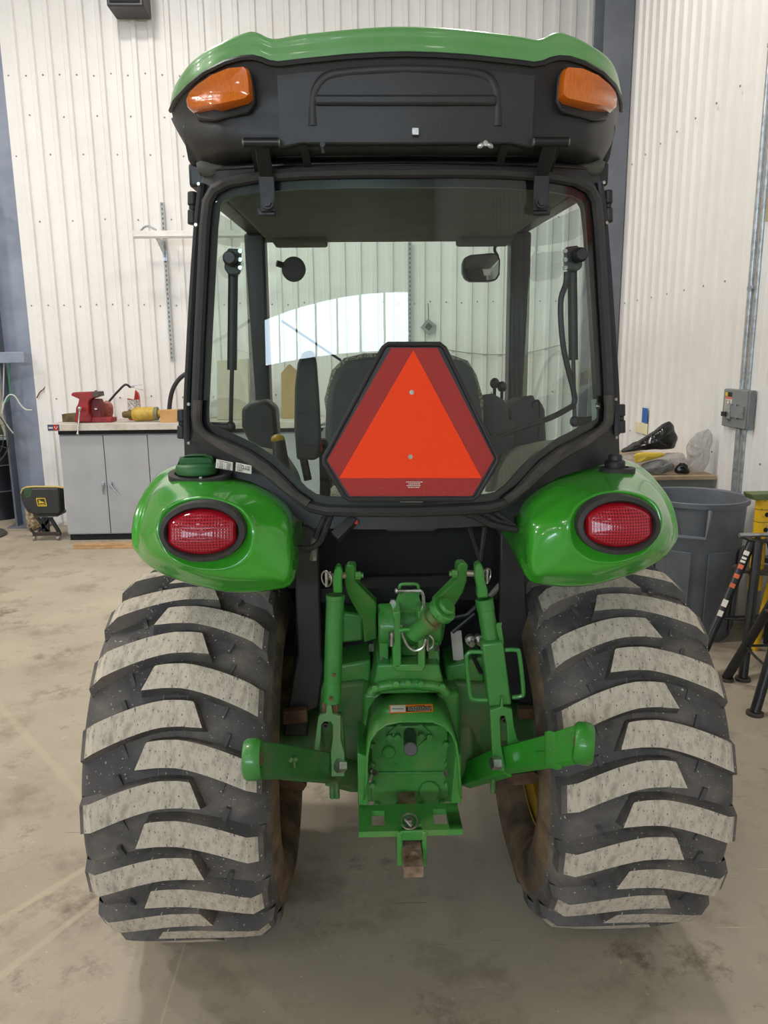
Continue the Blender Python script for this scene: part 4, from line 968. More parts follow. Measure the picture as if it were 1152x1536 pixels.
for pl in ([(588, 920), (601, 917), (602, 998), (597, 1003), (589, 998), (589, 972), (592, 966), (592, 930)], [(627, 917), (639, 918), (638, 998), (632, 1003), (627, 998)]):
    Q(pl, 1.90, .09).build('top_link_bracket', iron_green, tr, bevel=.003)
Q([(586, 997), (640, 997), (634, 1008), (594, 1008)], 1.90, .06).build('bracket_foot', iron_green, tr, bevel=.004)
g = MB(); g.cyl(PY(588, 948, 1.93), PY(588, 968, 1.93), .009, n=12); g.build('bracket_pin', chrome, tr)
lp = Q([(599, 888), (627, 888), (634, 914), (588, 914)], 1.98, .006).build('link_holder', iron_green, tr)
g = MB(); g.tube(bez([PY(x, y, 1.975) for x, y in ((599.5, 892), (599.5, 880), (603, 876.5), (613, 876), (624, 876.5), (627.5, 880), (628, 892))]), .0045, 8); g.build('holder_loop', iron_green, lp)
g = MB(); g.tube([PY(x, y, 1.965) for x, y in ((596, 886.5), (630, 886.5), (633, 888), (635, 893), (636.5, 928))], .005, 8); g.ell(PY(595.5, 886.5, 1.965), (.008, .006, .008)); g.build('holder_pin', chrome, lp)
p = PY(589, 902, 1.99); MB().hexnut(p, p+Vector((0, -.012, 0)), .009).build('holder_bolt', chrome, lp)
# stowed top link end
g = MB(); a_, b_ = PY(619, 953, 1.86), PY(645, 931, 1.83); g.cyl(a_, b_, .022, .024, n=24); dq = (b_-a_).normalized()
tl = g.build('top_link', iron_green, tr, bevel=.003)
g = MB(); g.cyl(b_, b_+dq*.012, .030, n=24); g.cyl(b_+dq*.012, b_+dq*.03, .022, n=20); g.build('lock_collar', M('worn_green', srgb(96, 140, 70), .5, c2=srgb(112, 92, 66), scale=20), tl)
g = MB(); e_ = b_+dq*.045; g.cyl(e_-dq*.006, e_+dq*.016, .036, n=28); g.cyl(e_+dq*.016, e_+dq*.03, .024, n=20); g.build('link_eye', iron_green, tl, bevel=.004)
g = MB(); g.tube(bez([PY(x, y, 1.85) for x, y in ((599, 946), (608, 944.5), (620, 945), (626, 950))]), .006, 8); g.build('link_handle', bright_green, tl)
g = MB(); g.tube(bez([PY(x, y, 1.86) for x, y in ((602, 938), (604, 952), (611, 968), (622, 976), (634, 971), (639, 958))]), .0036, 8); g.build('retaining_ring', chrome, tl)
g = MB(); g.tube(bez([PY(x, y, 1.88) for x, y in ((644, 953), (650, 960), (649, 970), (643, 974))]), .0025, 6); g.cyl(PY(641, 958, 1.88), PY(642, 976, 1.88), .004, n=8); g.build('linch_pin', chrome, tl)
# gearcase top flange with bolts
arc = [(556, 1036), (562, 1029), (578, 1025), (594, 1023), (613, 1022), (631, 1023), (647, 1025), (663, 1028), (670, 1036)]
g = MB(); g.tube(bez([PY(x, y+4, 1.92) for x, y in arc]), .014, 10); fg = g.build('case_flange', iron_green, tr)
for x, y in ((562, 1030), (594, 1024), (612, 1023), (631, 1024), (663, 1028)):
    p = PY(x, y, 1.908); MB().hexnut(p, p+Vector((0, -.012, 0)), .0092).build('flange_bolt', M('bolt_green', srgb(84, 156, 76), .3, c2=srgb(70, 140, 62), coat=.4), fg)
# rear cover plate
lnk_bolt = M('bolt_green', srgb(84, 156, 76), .3, c2=srgb(70, 140, 62), coat=.4)
cv = Q([(557, 1090), (672, 1088), (674, 1196), (662, 1206), (566, 1208), (556, 1197)], 1.945, .03).build('rear_cover', iron_green, tr, bevel=.004)
for x, y in ((583.8, 1103), (596, 1103), (631.7, 1101.5), (643.8, 1102.5), (559, 1116), (668, 1114), (558, 1145), (670, 1143), (559, 1175), (670, 1174), (565, 1205), (597, 1206.5), (614, 1205), (631.7, 1206), (663, 1202)):
    p = PY(x, y, 1.944); MB().hexnut(p, p+Vector((0, -.014, 0)), .0088).build('cover_bolt', lnk_bolt, cv)
for x, y, r in ((583, 1127, .019), (644, 1186, .031)):
    p = PY(x, y, 1.944); MB().lathe([(r, 0), (r, -.006), (r-.003, -.009), (0, -.009)], p, (0, 1, 0), 32).build('cover_boss', iron_green, cv)
g = MB(); g.strip([PY(561, 1160, 1.942), PY(669, 1159, 1.942)], (0, .003, 0), (0, 0, .004)); g.build('cover_rib', iron_green, cv, bevel=.002)
for a_, b_ in (((583, 1100), (600, 1086)), ((644, 1100), (630, 1086)), ((644, 1106), (628, 1120))):
    MB().strip([PY(*a_, 1.942), PY(*b_, 1.942)], (.005, 0, 0), (0, .004, 0)).build('cover_rib', iron_green, cv)
p = PY(614.5, 1101, 1.94); q = PY(616, 1124, 1.80)
sh = MB().cyl(p, q, .0178, n=28).build('pto_shaft', black_gl, tr, bevel=.002)
MB().lathe([(.019, -.001), (.0165, .0015), (0, .0015)], q, q-p, 28).build('shaft_end', M('shaft_cap', srgb(74, 72, 70), .5), sh)
# PTO shield
r_rear = [(546, 1200), (550, 1170), (551, 1135), (555, 1112), (565, 1097), (580, 1087), (600, 1083), (613, 1082.5), (650, 1083), (665, 1089), (677, 1100), (685, 1118), (688, 1140), (690, 1170), (692, 1198)]
r_frnt = [(553, 1150), (553, 1130), (553, 1100), (557, 1072), (563, 1056), (572, 1045), (595, 1041.5), (613, 1041), (640, 1041.5), (658, 1044), (668, 1056), (675, 1072), (680, 1100), (682, 1130), (684, 1150)]
L0 = [PY(x, y, 1.77) for x, y in r_rear]; L1 = [PY(x, y, 1.955) for x, y in r_frnt]
for p_, q_ in zip(L0, L1): q_.x = p_.x*.8+q_.x*.2; q_.z = p_.z
pshd = MB().loft([L0, L1], False).build('pto_shield', iron_green, tr, solid=.005)
lab = [PY(x, y, 1.82) for x, y in ((584, 1070), (649, 1068), (650, 1055), (583, 1057))]
zt = PY(613, 1082.5, 1.77).z+.0045
def SH(px, py): return PZ(px, py, zt)
def plate(pts, dz, name, mt, par): b_ = [SH(*p_)+Vector((0, 0, dz)) for p_ in pts]; return MB().loft([b_, [x+Vector((0, 0, .0006)) for x in b_]], True, True, True).build(name, mt, par)
wl_ = plate([(584.5, 1070), (650, 1067.5), (649, 1056), (583.5, 1058)], 0, 'warning_label', orange_st, pshd)
plate([(586, 1068.5), (608, 1068), (608, 1058.4), (585.6, 1059)], .0008, 'label_pictogram', paper, pshd)
plate([(609.2, 1068), (647.5, 1066.3), (647, 1060), (609.2, 1060.8)], .0008, 'label_text_field', ink, pshd)
g = MB()
for k in range(3):
    x = 612
    while x < 645:
        wd = random.uniform(1.5, 4); p = SH(x+wd/2, 1062+k*2.0); g.box(p+Vector((0, 0, .0016)), (wd*.0016, .0018, .0003)); x += wd+.7
g.build('label_print', paper, pshd)
g = MB()
for x, wd, a in ((590, 4, .3), (593.5, 3, -.5), (596, 4, .2), (599, 3, .6), (602, 4, -.3), (605, 2.5, .4)): g.box(SH(x, 1064)+Vector((0, 0, .0016)), (wd*.0016, .003, .0003), (0, 0, a))
g.build('label_figure', ink, pshd)
text_part('WARNING', 'label_heading', ink, pshd, SH(630, 1058.8)+Vector((0, 0, .001)), .0052, up=(0, 1, 0))
for s, x in ((-1, 558), (1, 674)):
    p = PY(x, 1157, 1.90); g = MB(); g.cyl(p, p+Vector((-s*.012, -.012, 0)), .008, n=10); g.ell(p, (.010, .010, .010)); g.strip([p, p+Vector((s*.006, 0, -.03))], (.004, 0, 0), (0, .006, 0)); g.build('shield_spring', chrome, pshd)
# side frame plates of the drawbar support
for poly in ([(536, 1130), (551, 1135), (553, 1208), (537, 1208)], [(683, 1135), (692, 1130), (692, 1205), (676, 1206)]):
    Q(poly, 1.80, .18).build('drawbar_frame', iron_green, tr, bevel=.003)
# hitch plate with two square holes, drawbar
zt = .528
def HP(px, py): return PZ(px, py, zt)
th = Vector((0, 0, -.016))
xs = [538, 557.5, 577, 597, 632, 651, 671.5, 693]
y_b, y_t = 1243, 1203
holes = {(1, 1), (5, 1)}
X0 = HP(538, y_b).x; X1 = HP(694, y_b).x; YN, YF = HP(613, 1246).y, HP(613, 1206).y
h0, h1 = HP(613, 1237).y, HP(613, 1215).y
cx = [X0]+[HP(x, 1228).x for x in xs[1:-1]]+[X1]
g = MB()
ys = [YN, h0, h1, YF]
for i in range(7):
    for j in range(3):
        if (i, j) in holes: continue
        if 3 == i and j == 0: continue
        g.b2((cx[i], ys[j], zt-.016), (cx[i+1], ys[j+1], zt))
hp = g.build('hitch_plate', iron_green, tr)
for x0_, x1_ in ((595, 604), (633, 641)):
    a_ = HP(x0_, 1246).x; b_ = HP(x1_, 1246).x; MB().b2((a_, YN-.004, zt-.10), (b_, YN+.12, zt-.002)).build('hitch_cheek', iron_green, hp, bevel=.004)
MB().b2((HP(600, 1246).x, YN-.002, zt-.028), (HP(636, 1246).x, YN+.006, zt-.0)).build('hitch_bridge', iron_green, hp, bevel=.003)
zb = zt-.045
dxl, dxr = PZ(605, 1290, zb).x, PZ(634, 1290, zb).x; ye = PZ(620, 1300, zb).y
g = MB(); cxm = (dxl+dxr)/2; hy = PZ(620, 1284, zb).y; hr = .0175; n = 24; L = []
outer, inner = [], []
hwd = (dxr-dxl)/2
for i in range(n):
    t = 2*math.pi*i/n; c_, s_ = math.cos(t), math.sin(t); k = hwd/max(abs(c_), abs(s_)); outer.append(Vector((cxm+c_*k, hy+s_*k, 0))); inner.append(Vector((cxm+c_*hr, hy+s_*hr, 0)))
z0_, z1_ = Vector((0, 0, zb-.03)), Vector((0, 0, zb))
g.loft([[p_+z0_ for p_ in inner], [p_+z1_ for p_ in inner], [p_+z1_ for p_ in outer], [p_+z0_ for p_ in outer], [p_+z0_ for p_ in inner]], True)
g.b2((dxl, ye, zb-.03), (dxr, hy-hwd+.0005, zb)); g.b2((dxl, hy+hwd-.0005, zb-.03), (dxr, 2.05, zb))
db = g.build('drawbar', rust, tr, label='rusty drawbar tongue with a pin hole')
p = PZ(614, 1232, zt+.012); g = MB(); g.torus(p, (0, -.45, .9), .021, .0026, 28, 6); pr2 = g.build('hitch_pin_ring', chrome, tr)
g = MB(); g.cyl(p+Vector((0, 0, -.03)), p+Vector((0, 0, .008)), .010, n=14); g.cyl(p+Vector((-.01, 0, .006)), p+Vector((.006, -.016, -.004)), .0045, n=8); g.build('hitch_pin', chrome, pr2)

# ---- three-point hitch
def lin(a, b, t): return a+(b-a)*t
for s in (-1, 1):
    # lift arm
    def A3(x, y): return mir(PY(x, y, 1.87+(y-850)/112*.17), s)
    pl = [A3(x, y) for x, y in ((517, 852), (520, 848), (530, 848), (532.5, 852), (533, 873), (563, 904), (565, 958), (546, 964), (543, 932), (521, 892), (517, 876))]
    MB().loft([pl, [p_+Vector((s*-.004, .045, 0)) for p_ in pl]], True, True, True).build('lift_arm', iron_green, tr, bevel=.004)
    p = mir(PY(541, 863, 1.88), s); q = mir(PY(488, 867, 1.88), s)
    g = MB(); g.hexnut(mir(PY(533, 863, 1.89), s), mir(PY(541, 863, 1.89), s), .0115); g.cyl(mir(PY(541, 863, 1.89), s), mir(PY(545, 863, 1.89), s), .007, n=10); lb_ = g.build('lift_bolt', iron_green, tr)
    g = MB(); g.cyl(mir(PY(518, 863, 1.89), s), mir(PY(491, 866, 1.88), s), .009, n=12); g.cyl(mir(PY(498, 864, 1.885), s), mir(PY(494, 865, 1.885), s), .013, n=14); g.build('lift_pin', M('pin_steel', srgb(168, 150, 130), .45, .6), lb_)
    g = MB(); cpt = mir(PY(490, 868, 1.87), s); g.torus(cpt, (s*.75, -.66, 0), .020, .0022, 20, 6); g.cyl(cpt+Vector((0, -.004, .02)), cpt+Vector((0, -.004, -.02)), .0045, n=8); g.build('linch_pin', chrome, lb_)
    # top eye of the lift link
    ey = [(500, 890), (499, 872), (502, 855), (506, 849), (511, 850), (514, 858), (513, 875), (514, 890)]
    if s > 0: ey = [(716, 898), (716, 882), (713, 868), (713, 850), (716, 845), (722, 845), (726, 856), (728, 872), (732, 886), (733, 897)]
    Q(ey, 1.84, .035).build('link_eye', bright_green if s < 0 else iron_green, tr, bevel=.005)
lnk_green = M('link_green', srgb(52, 128, 52), .36, c2=srgb(66, 134, 60), scale=8, coat=.3)
# left lift link
g = MB(); a_, b_ = PY(503, 892, 1.855), PY(498, 1053, 1.835); g.cyl(a_, b_, .0235, n=28); g.cyl(a_, lin(a_, b_, .05), .0245, n=28); g.cyl(lin(a_, b_, .80), b_, .0245, n=28); ll = g.build('lift_link', lnk_green, tr, bevel=.002)
g = MB(); p = PY(501, 1012, 1.812); g.cyl(p, p+Vector((0, -.006, 0)), .005, n=8); p = PY(496, 1047, 1.81); g.cyl(p, p+Vector((0, -.008, 0)), .005, n=8); g.build('grease_nipple', rust2, ll)
Q([(483, 1054), (507, 1054), (507, 1074), (483, 1074)], 1.83, .03).build('link_neck', rust2, ll, bevel=.004)
yk = [(491, 1055), (497, 1055), (499, 1071), (511, 1074), (511, 1110), (517, 1130), (517, 1165), (497, 1165), (496, 1130), (499, 1108), (499, 1088), (496, 1083), (486, 1083), (482, 1088), (481, 1110), (480, 1128), (470, 1128), (473, 1110), (477, 1078), (480, 1073), (489, 1071)]
Q(yk, 1.815, .012).build('link_yoke', M('yoke_green', srgb(92, 138, 84), .5, c2=srgb(130, 134, 96), scale=16, lo=.5, hi=.8), ll, bevel=.002)
Q([(499, 1075), (513, 1075), (518, 1130), (518, 1160), (499, 1160)], 1.83, .03).build('yoke_back', dusty_green, ll, bevel=.003)
p = PY(488, 1088, 1.83); MB().lathe([(.008, .01), (.008, -.004), (.004, -.004), (.004, .01)], p, (0, 1, 0), 14).build('yoke_bolt', M('pin_dark', srgb(70, 64, 58), .5, .4), ll)
# right lift link with square sleeve and handles
g = MB(); a_, b_ = PY(726, 898, 1.85), PY(737, 966, 1.84); g.cyl(a_, b_, .022, n=28); g.cyl(a_, lin(a_, b_, .25), .0235, n=28); lr = g.build('lift_link', lnk_green, tr, bevel=.002)
Q([(723, 966), (755, 963), (768, 1058), (734, 1061)], 1.80, .05).build('link_sleeve', lnk_green, lr, bevel=.006)
Q([(750, 965), (744, 938), (746, 935), (753, 934), (752, 940), (756, 965)], 1.82, .006).build('sleeve_clip', lnk_green, lr)
for pts in ([(724, 978), (706, 978), (700, 983), (700, 990), (705, 1040), (711, 1049), (731, 1050)], [(757, 975), (774, 975), (779, 982), (785, 1036), (781, 1044), (768, 1046)]):
    MB().tube(bez([PY(x, y, 1.81) for x, y in pts], 5), .0058, 8).build('sleeve_handle', lnk_green, lr)
yk = [(752, 1046), (754, 1046), (755, 1061), (768, 1064), (771, 1090), (776, 1108), (781, 1116), (762, 1122), (760, 1084), (757, 1074), (751, 1074), (750, 1080), (752, 1120), (758, 1150), (757, 1158), (740, 1155), (738, 1120), (735, 1066), (751, 1061)]
Q(yk, 1.785, .014).build('link_yoke', lnk_green, lr, bevel=.002)
Q([(747, 1066), (764, 1066), (770, 1110), (750, 1112)], 1.82, .02).build('yoke_back', dusty_green, lr)
p = PY(756, 1080, 1.80); MB().lathe([(.008, .01), (.008, -.004), (.004, -.004), (.004, .01)], p, (0, 1, 0), 14).build('yoke_bolt', MATS['pin_dark'], lr)
# lower link arms
def arm(segs, mt, name, bev=.004):
    g = MB(); loops = []
    for x, y0, y1, Y, hw in segs:
        a_, b_ = PY(x, y0, Y), PY(x, y1, Y); dv = Vector((hw*.8, hw*.6, 0)) if x < 613 else Vector((-hw*.8, hw*.6, 0))
        loops.append([a_-dv, a_+dv, b_+dv, b_-dv])
    g.loft(loops, True, True, True); return g.build(name, mt, tr, bevel=bev)
la_ = arm([(384, 1114, 1168, 1.52, .014), (425, 1119, 1167, 1.63, .014), (428, 1120, 1168, 1.635, .014), (498, 1132, 1174, 1.84, .014)], M('old_green', srgb(44, 106, 46), .45, c2=srgb(92, 104, 62), scale=12, lo=.5, hi=.8, coat=.2), 'lower_link')
arm([(494, 1130, 1176, 1.84, .016), (532, 1146, 1186, 1.98, .016), (544, 1148, 1186, 2.02, .016)], dusty_green, 'link_rear_end')
g = MB(); p = PY(380, 1139, 1.505); g.lathe([(.020, -.017), (.040, -.019), (.045, -.012), (.045, .012), (.040, .019), (.020, .017), (.020, -.017)], p, (1, .0, .03), 32); g.build('link_ball_end', lnk_green, la_)
g = MB(); g.ell(p, (.022, .026, .026)); g.build('link_ball', rust2, la_)
g = MB(); p = PY(436, 1140, 1.645); g.ell(p, (.007, .007, .007)); q = PY(443, 1139, 1.65); g.ell(q, (.007, .007, .007)); g.torus(PY(441, 1146, 1.645), (1, .3, 0), .009, .0018, 14, 6); g.build('link_keeper', dusty_green, la_)
g = MB(); p = PY(507, 1149, 1.80); g.hexnut(PY(505, 1149, 1.80), PY(516, 1149, 1.81), .0175); g.build('link_bolt', chrome, la_)
ra_ = arm([(870, 1090, 1142, 1.53, .015), (830, 1102, 1150, 1.62, .015), (826, 1104, 1150, 1.625, .015), (758, 1122, 1160, 1.80, .015)], bright_green, 'lower_link')
g = MB(); loops = []
for x, y0, y1, Y, hw in ((834, 1098, 1151, 1.60, .017), (826, 1100, 1153, 1.615, .017)):
    a_, b_ = PY(x, y0, Y), PY(x, y1, Y); dv = Vector((-hw*.8, hw*.6, 0)); loops.append([a_-dv, a_+dv, b_+dv, b_-dv])
g.loft(loops, True, True, True); g.build('link_stop', bright_green, ra_, bevel=.003)
arm([(760, 1120, 1163, 1.80, .017), (715, 1140, 1176, 1.97, .017), (698, 1146, 1181, 2.03, .017)], bright_green, 'link_rear_end')
g = MB(); p = PY(875, 1115, 1.515); g.lathe([(.020, -.019), (.040, -.021), (.046, -.014), (.047, 0), (.046, .014), (.040, .021), (.020, .019), (.020, -.019)], p, (1, -.25, -.06), 32); g.build('link_ball_end', bright_green, ra_)
g = MB(); g.ell(p, (.022, .026, .026)); g.build('link_ball', rust2, ra_)
g = MB(); g.tube([PY(804, 1130, 1.655), PY(820, 1128, 1.63)], .004, 6); g.build('link_keeper', bright_green, ra_)
g = MB(); g.hexnut(PY(737, 1145, 1.77), PY(749, 1145, 1.775), .0175); g.build('link_bolt', chrome, ra_)
# stabiliser ends, brackets under the arms
for (x, y) in ((498, 1186), (505, 1186), (740, 1178)):
    p = PY(x, y-14, 1.88); MB().cyl(p, p+Vector((0, 0, -.05)), .008, n=10).build('stabiliser_lug', dusty_green, tr)
Q([(402, 1165), (445, 1168), (460, 1178), (455, 1186), (410, 1180)], 1.98, .02).build('sway_bracket', rust2, tr)
Q([(758, 1164), (800, 1158), (815, 1166), (800, 1176), (765, 1178)], 2.0, .02).build('sway_bracket', rust2, tr)

# ================================================================== THINGS IN THE SHOP
def Qt(poly, Y, dep, name, mt, par=None, bevel=0, **k): return Q(poly, Y, dep).build(name, mt, par, bevel=bevel, **k)
BY = 7.2
bx0 = PY(94, 700, BY).x-.012
z_door1 = PY(94, 654, BY).z; z_band = PY(94, 652, BY).z; z_top = PY(94, 636.5, BY-.06).z; z_slab = PY(94, 646.5, BY-.05).z
DW = .418
LAB = ('grey two-door steel cabinet with angled handles under the workbench top, beside the spare seat', 'grey two-door steel cabinet behind the left fender, under the yellow driveline', 'grey two-door steel cabinet under the workbench, seen only through the cab glass')
for u in range(3):
    x0 = bx0+u*2*DW
    cb = thing('steel_cabinet', (x0+DW, BY+.3, 0), LAB[u], 'cabinet', 'workbench cabinets')
    MB().b2((x0, BY+.022, .06), (x0+2*DW-.002, BY+.66, z_band)).build('cabinet_body', cab_grey, cb)
    MB().b2((x0+.01, BY+.03, 0), (x0+2*DW-.012, BY+.64, .06)).build('cabinet_base', black_mt, cb)
    for k in range(2):
        d0 = x0+k*DW
        dr_ = MB().b2((d0+.003, BY, .07), (d0+DW-.004, BY+.02, z_door1)).build('cabinet_door', cab_grey, cb, bevel=.003)
        hx = d0+(DW-.035 if k == 0 else .04); hz = PY(160, 727, BY).z
        g = MB(); g.box((hx, BY-.012, hz), (.028, .026, .05)); h_ = g.build('lock_body', galv, dr_, bevel=.006)
        g = MB(); g.cyl((hx, BY-.025, hz), (hx+(.0 if k == 0 else .07), BY-.03, hz-.09), .007, n=8); g.build('door_handle', galv, dr_)
bx1 = bx0+6*DW
wt = thing('workbench_top', ((bx0+bx1)/2, BY+.3, z_band), 'long pale workbench top resting on the grey cabinets', 'worktop')
MB().b2((bx0, BY-.005, z_band), (bx1, BY+.66, z_slab)).build('top_frame', black_mt, wt, bevel=.004)
MB().b2((bx0-.075, BY-.05, z_slab), (bx1+.03, BY+.69, z_top)).build('top_slab', M('bench_top_pale', srgb(206, 200, 192), .6, c2=srgb(186, 172, 152), scale=6), wt, bevel=.004)
g = MB().b2((bx0-.072, BY-.053, z_slab+.006), (bx0+.035, BY-.051, z_top-.002)).build('edge_sticker', M('sticker_navy', srgb(52, 60, 96), .5), wt)
MB().b2((bx0-.015, BY-.0545, z_slab+.008), (bx0+.022, BY-.053, z_top-.004)).build('sticker_patch', ext_red, wt)
g = MB()
for k in range(4): g.box((bx0-.058+k*.010, BY-.0542, (z_slab+z_top)/2), (.007, .001, .016))
for k in range(3): g.box((bx0-.006+k*.012, BY-.0555, (z_slab+z_top)/2+(-.008 if k % 2 else .006)), (.008, .001, .009), (0, .4, 0))
g.build('sticker_print', paper, wt)
# vise
vz = z_top
vs = thing('bench_vise', PY(135, 637, 7.34), 'red bench vise bolted to the left end of the workbench', 'vise'); vs.location.z = vz; ORG[vs.name] = vs.location.copy()
Qt([(107, 595), (110, 593), (138, 592), (148, 592), (148, 599), (136, 603), (133, 607), (133, 624), (137, 630), (137, 637.5), (113, 637.5), (114, 616), (117, 611), (119, 603), (112, 600), (107, 598)], 7.28, .13, 'front_jaw', red_pn, vs, .008)
Qt([(136, 603), (148, 603), (151, 610), (152, 630), (162, 633), (167, 637.5), (131, 637.5), (134, 622)], 7.34, .12, 'rear_jaw', M('vise_dark_red', srgb(112, 26, 34), .5), vs, .008)
Qt([(139, 592), (148, 592), (149, 599), (140, 600)], 7.27, .15, 'jaw_insert', M('jaw_steel', srgb(88, 84, 76), .5, .5), vs, .002)
Qt([(113, 630), (168, 631), (168, 637.8), (112, 637.8)], 7.30, .16, 'swivel_base', red_pn, vs, .006)
p, q = PY(120, 617, 7.14), PY(117, 655, 7.10)
g = MB(); g.cyl(p, q, .008, n=10); g.ell(p, (.018, .018, .016)); g.ell(q, (.013, .013, .014)); g.cyl(PY(120, 618, 7.28), PY(120, 617, 7.14), .018, n=14); g.build('vise_handle', chrome, vs)
g = MB(); g.cyl(PY(143, 618, 7.33), PY(147, 618, 7.33), .014, n=10); g.build('jaw_bolt', chrome, vs)
vs.location.z += z_top-min(v.co.z for c_ in vs.children if c_.name.startswith(('swivel', 'front_jaw', 'rear_jaw')) for v in c_.data.vertices)-vs.location.z
wbk = Qt([(93, 626.5), (113, 625), (116, 626), (116, 638), (94, 638)], 7.42, .12, 'wood_block', dk_wood, None, .003); zmin_ = lambda o, z: setattr(o.location, 'z', o.location.z+z-min(v.co.z for v in o.data.vertices)); zmin_(wbk, z_top); tag(wbk, 'oily brown wooden block on the workbench behind the vise', 'wood block')
def blob(outline, Y, depth, mt, name, par=None, jit=.012, seed=1, n=3, sub=1):
    rnd = random.Random(seed); b_ = [PY(x, y, Y) for x, y in outline]; b_ = bezc(b_, 3); c0 = sum(b_, Vector())/len(b_); g = MB(); loops = []
    for t in (-1, -.8, -.45, 0, .45, .8, 1):
        k = math.sqrt(max(0.02, 1-t*t)); L = []
        for p_ in b_:
            r = c0+(p_-c0)*k+Vector((rnd.uniform(-jit, jit), depth*t+rnd.uniform(-jit, jit), rnd.uniform(-jit, jit)*.7)); L.append(r)
        loops.append(L)
    g.loft(loops, True, True, True); return g.build(name, mt, par, ang=50, sub=sub)
zmin = lambda o, z: setattr(o.location, 'z', o.location.z+z-min(v.co.z for v in o.data.vertices))
o = blob([(150, 633), (152, 616), (156, 609), (163, 607), (170, 614), (171, 626), (168, 635), (158, 637)], 7.56, .035, M('red_bag_film', srgb(150, 72, 62), .35, c2=srgb(176, 110, 96), scale=16, bmp=.6, bscale=20), 'plastic_bag', jit=.008, seed=3); zmin(o, z_top); tag(o, 'crumpled dull red plastic bag on the workbench behind the vise', 'bag')
# fire extinguisher
p = PY(203, 632, 7.62); p.z = z_top
ex = thing('fire_extinguisher', p, 'red fire extinguisher with black hose and white tag on the workbench', 'fire extinguisher')
zc = PY(203, 584, 7.62).z
g = MB(); g.lathe([(0, 0), (.058, 0), (.062, .008), (.062, zc-z_top-.07), (.055, zc-z_top-.035), (.03, zc-z_top-.008), (.02, zc-z_top), (0, zc-z_top)], p, (0, 0, 1), 28); g.build('cylinder', ext_red, ex)
h = zc-z_top
g = MB(); n = 14
g.loft([[p+Vector((.0628*math.sin(a), -.0628*math.cos(a), z)) for a in [-1.3+2.6*i/n for i in range(n+1)]] for z in (.07, h-.10)], False); lb2 = g.build('extinguisher_label', M('label_print_white', srgb(220, 214, 204), .6, c2=srgb(90, 84, 80), scale=70, lo=.5, hi=.6), ex)
Qt([(192, 582), (203, 582), (201, 599), (189, 597)], 7.53, .001, 'inspection_tag', paper, ex)
g = MB(); v0 = p+Vector((0, 0, h)); g.cyl(v0, v0+Vector((0, 0, .03)), .016, n=12); g.build('valve', chrome, ex)
g = MB(); g.strip([v0+Vector((-.03, 0, .03)), v0+Vector((.09, 0, .045))], (0, .01, 0), (0, 0, .003)); g.strip([v0+Vector((-.01, 0, .02)), v0+Vector((.10, 0, -.008))], (0, .01, 0), (0, 0, .003)); g.build('squeeze_lever', galv, ex)
g = MB(); g.tube(bez([v0+Vector((-.02, 0, .015))]+[PY(x, y, 7.6) for x, y in ((188, 577), (176, 588), (168, 597), (162, 604))]), .011, 8); g.build('discharge_hose', black_pl, ex)
# yellow driveline
a_, b_ = PY(189, 623, 7.36), PY(246, 621, 7.36); dd = (b_-a_); L_ = dd.length
dl = thing('pto_driveline', PY(215, 634, 7.36), 'yellow guarded driveline shaft lying on the workbench beside the extinguisher', 'driveline'); dl.location.z = z_top; ORG[dl.name] = dl.location.copy()
rr = (PY(215, 612, 7.36)-PY(215, 633, 7.36)).z/2; a_.z = b_.z = z_top+rr+.001
g = MB(); g.lathe([(0, .095), (rr*.75, .095), (rr*.95, .11), (rr, .14), (rr, .28), (rr*.9, .31), (rr*.6, .32)], a_-dd*.0+(b_-a_).normalized()*-.03, dd, 28); g.build('guard_cone', pto_yel, dl)
g = MB(); g.lathe([(0, .30), (rr*.55, .30), (rr*.55, .62), (0, .62)], a_-(b_-a_).normalized()*.03, dd, 20); g.build('guard_tube', pto_yel, dl)
g = MB(); g.lathe([(0, 0), (rr*.4, 0), (rr*.5, .02), (rr*.5, .05), (rr*.65, .055), (rr*.65, .09), (0, .10)], a_-(b_-a_).normalized()*.03, dd, 18); g.build('yoke_end', M('yoke_brown', srgb(104, 84, 44), .55, .3), dl)
g = MB(); g.lathe([(rr*.9, .305), (rr*.95, .31), (rr*.95, .34), (rr*.6, .345)], a_-(b_-a_).normalized()*.03, dd, 22); g.build('guard_collar', M('collar_grey', srgb(128, 120, 92), .6), dl)
cb_ = MB().b2(PY(241, 637, 7.20)*1, PY(268, 617.5, 7.24)+Vector((0, .06, 0))).build('cardboard_box', card, None, bevel=.002); zmin(cb_, z_top); tag(cb_, 'small open cardboard box at the end of the driveline', 'box')
g = MB(); g.tube(bez([PY(x, y, 7.62) for x, y in ((254, 634), (255, 612), (259, 592), (268, 576), (281, 566), (296, 566), (306, 580), (309, 610), (310, 634))]), .022, 10); ho_ = g.build('rubber_hose', black_pl); zmin(ho_, z_top); tag(ho_, 'arched thick black hose standing on the workbench', 'hose')
for i, (pp, Yb, mt, lb_) in enumerate((([(326, 552), (372, 549), (374, 640), (326, 640)], 7.45, M('carton_grey', srgb(196, 186, 164), .8), 'tall pale carton on the workbench, seen through the cab side glass'),
                                     ([(377, 592), (398, 590), (398, 640), (377, 640)], 7.5, card, 'brown carton beside the pale one, seen through the cab glass'),
                                     ([(422, 572), (433, 559), (447, 572), (447, 640), (423, 640)], 7.5, M('carton_tan', srgb(178, 150, 106), .8), 'peaked tan carton on the workbench behind the cab'))):
    o = Qt(pp, Yb, .2, 'cardboard_box', mt, None, .003); zmin(o, z_top); tag(o, lb_, 'box')
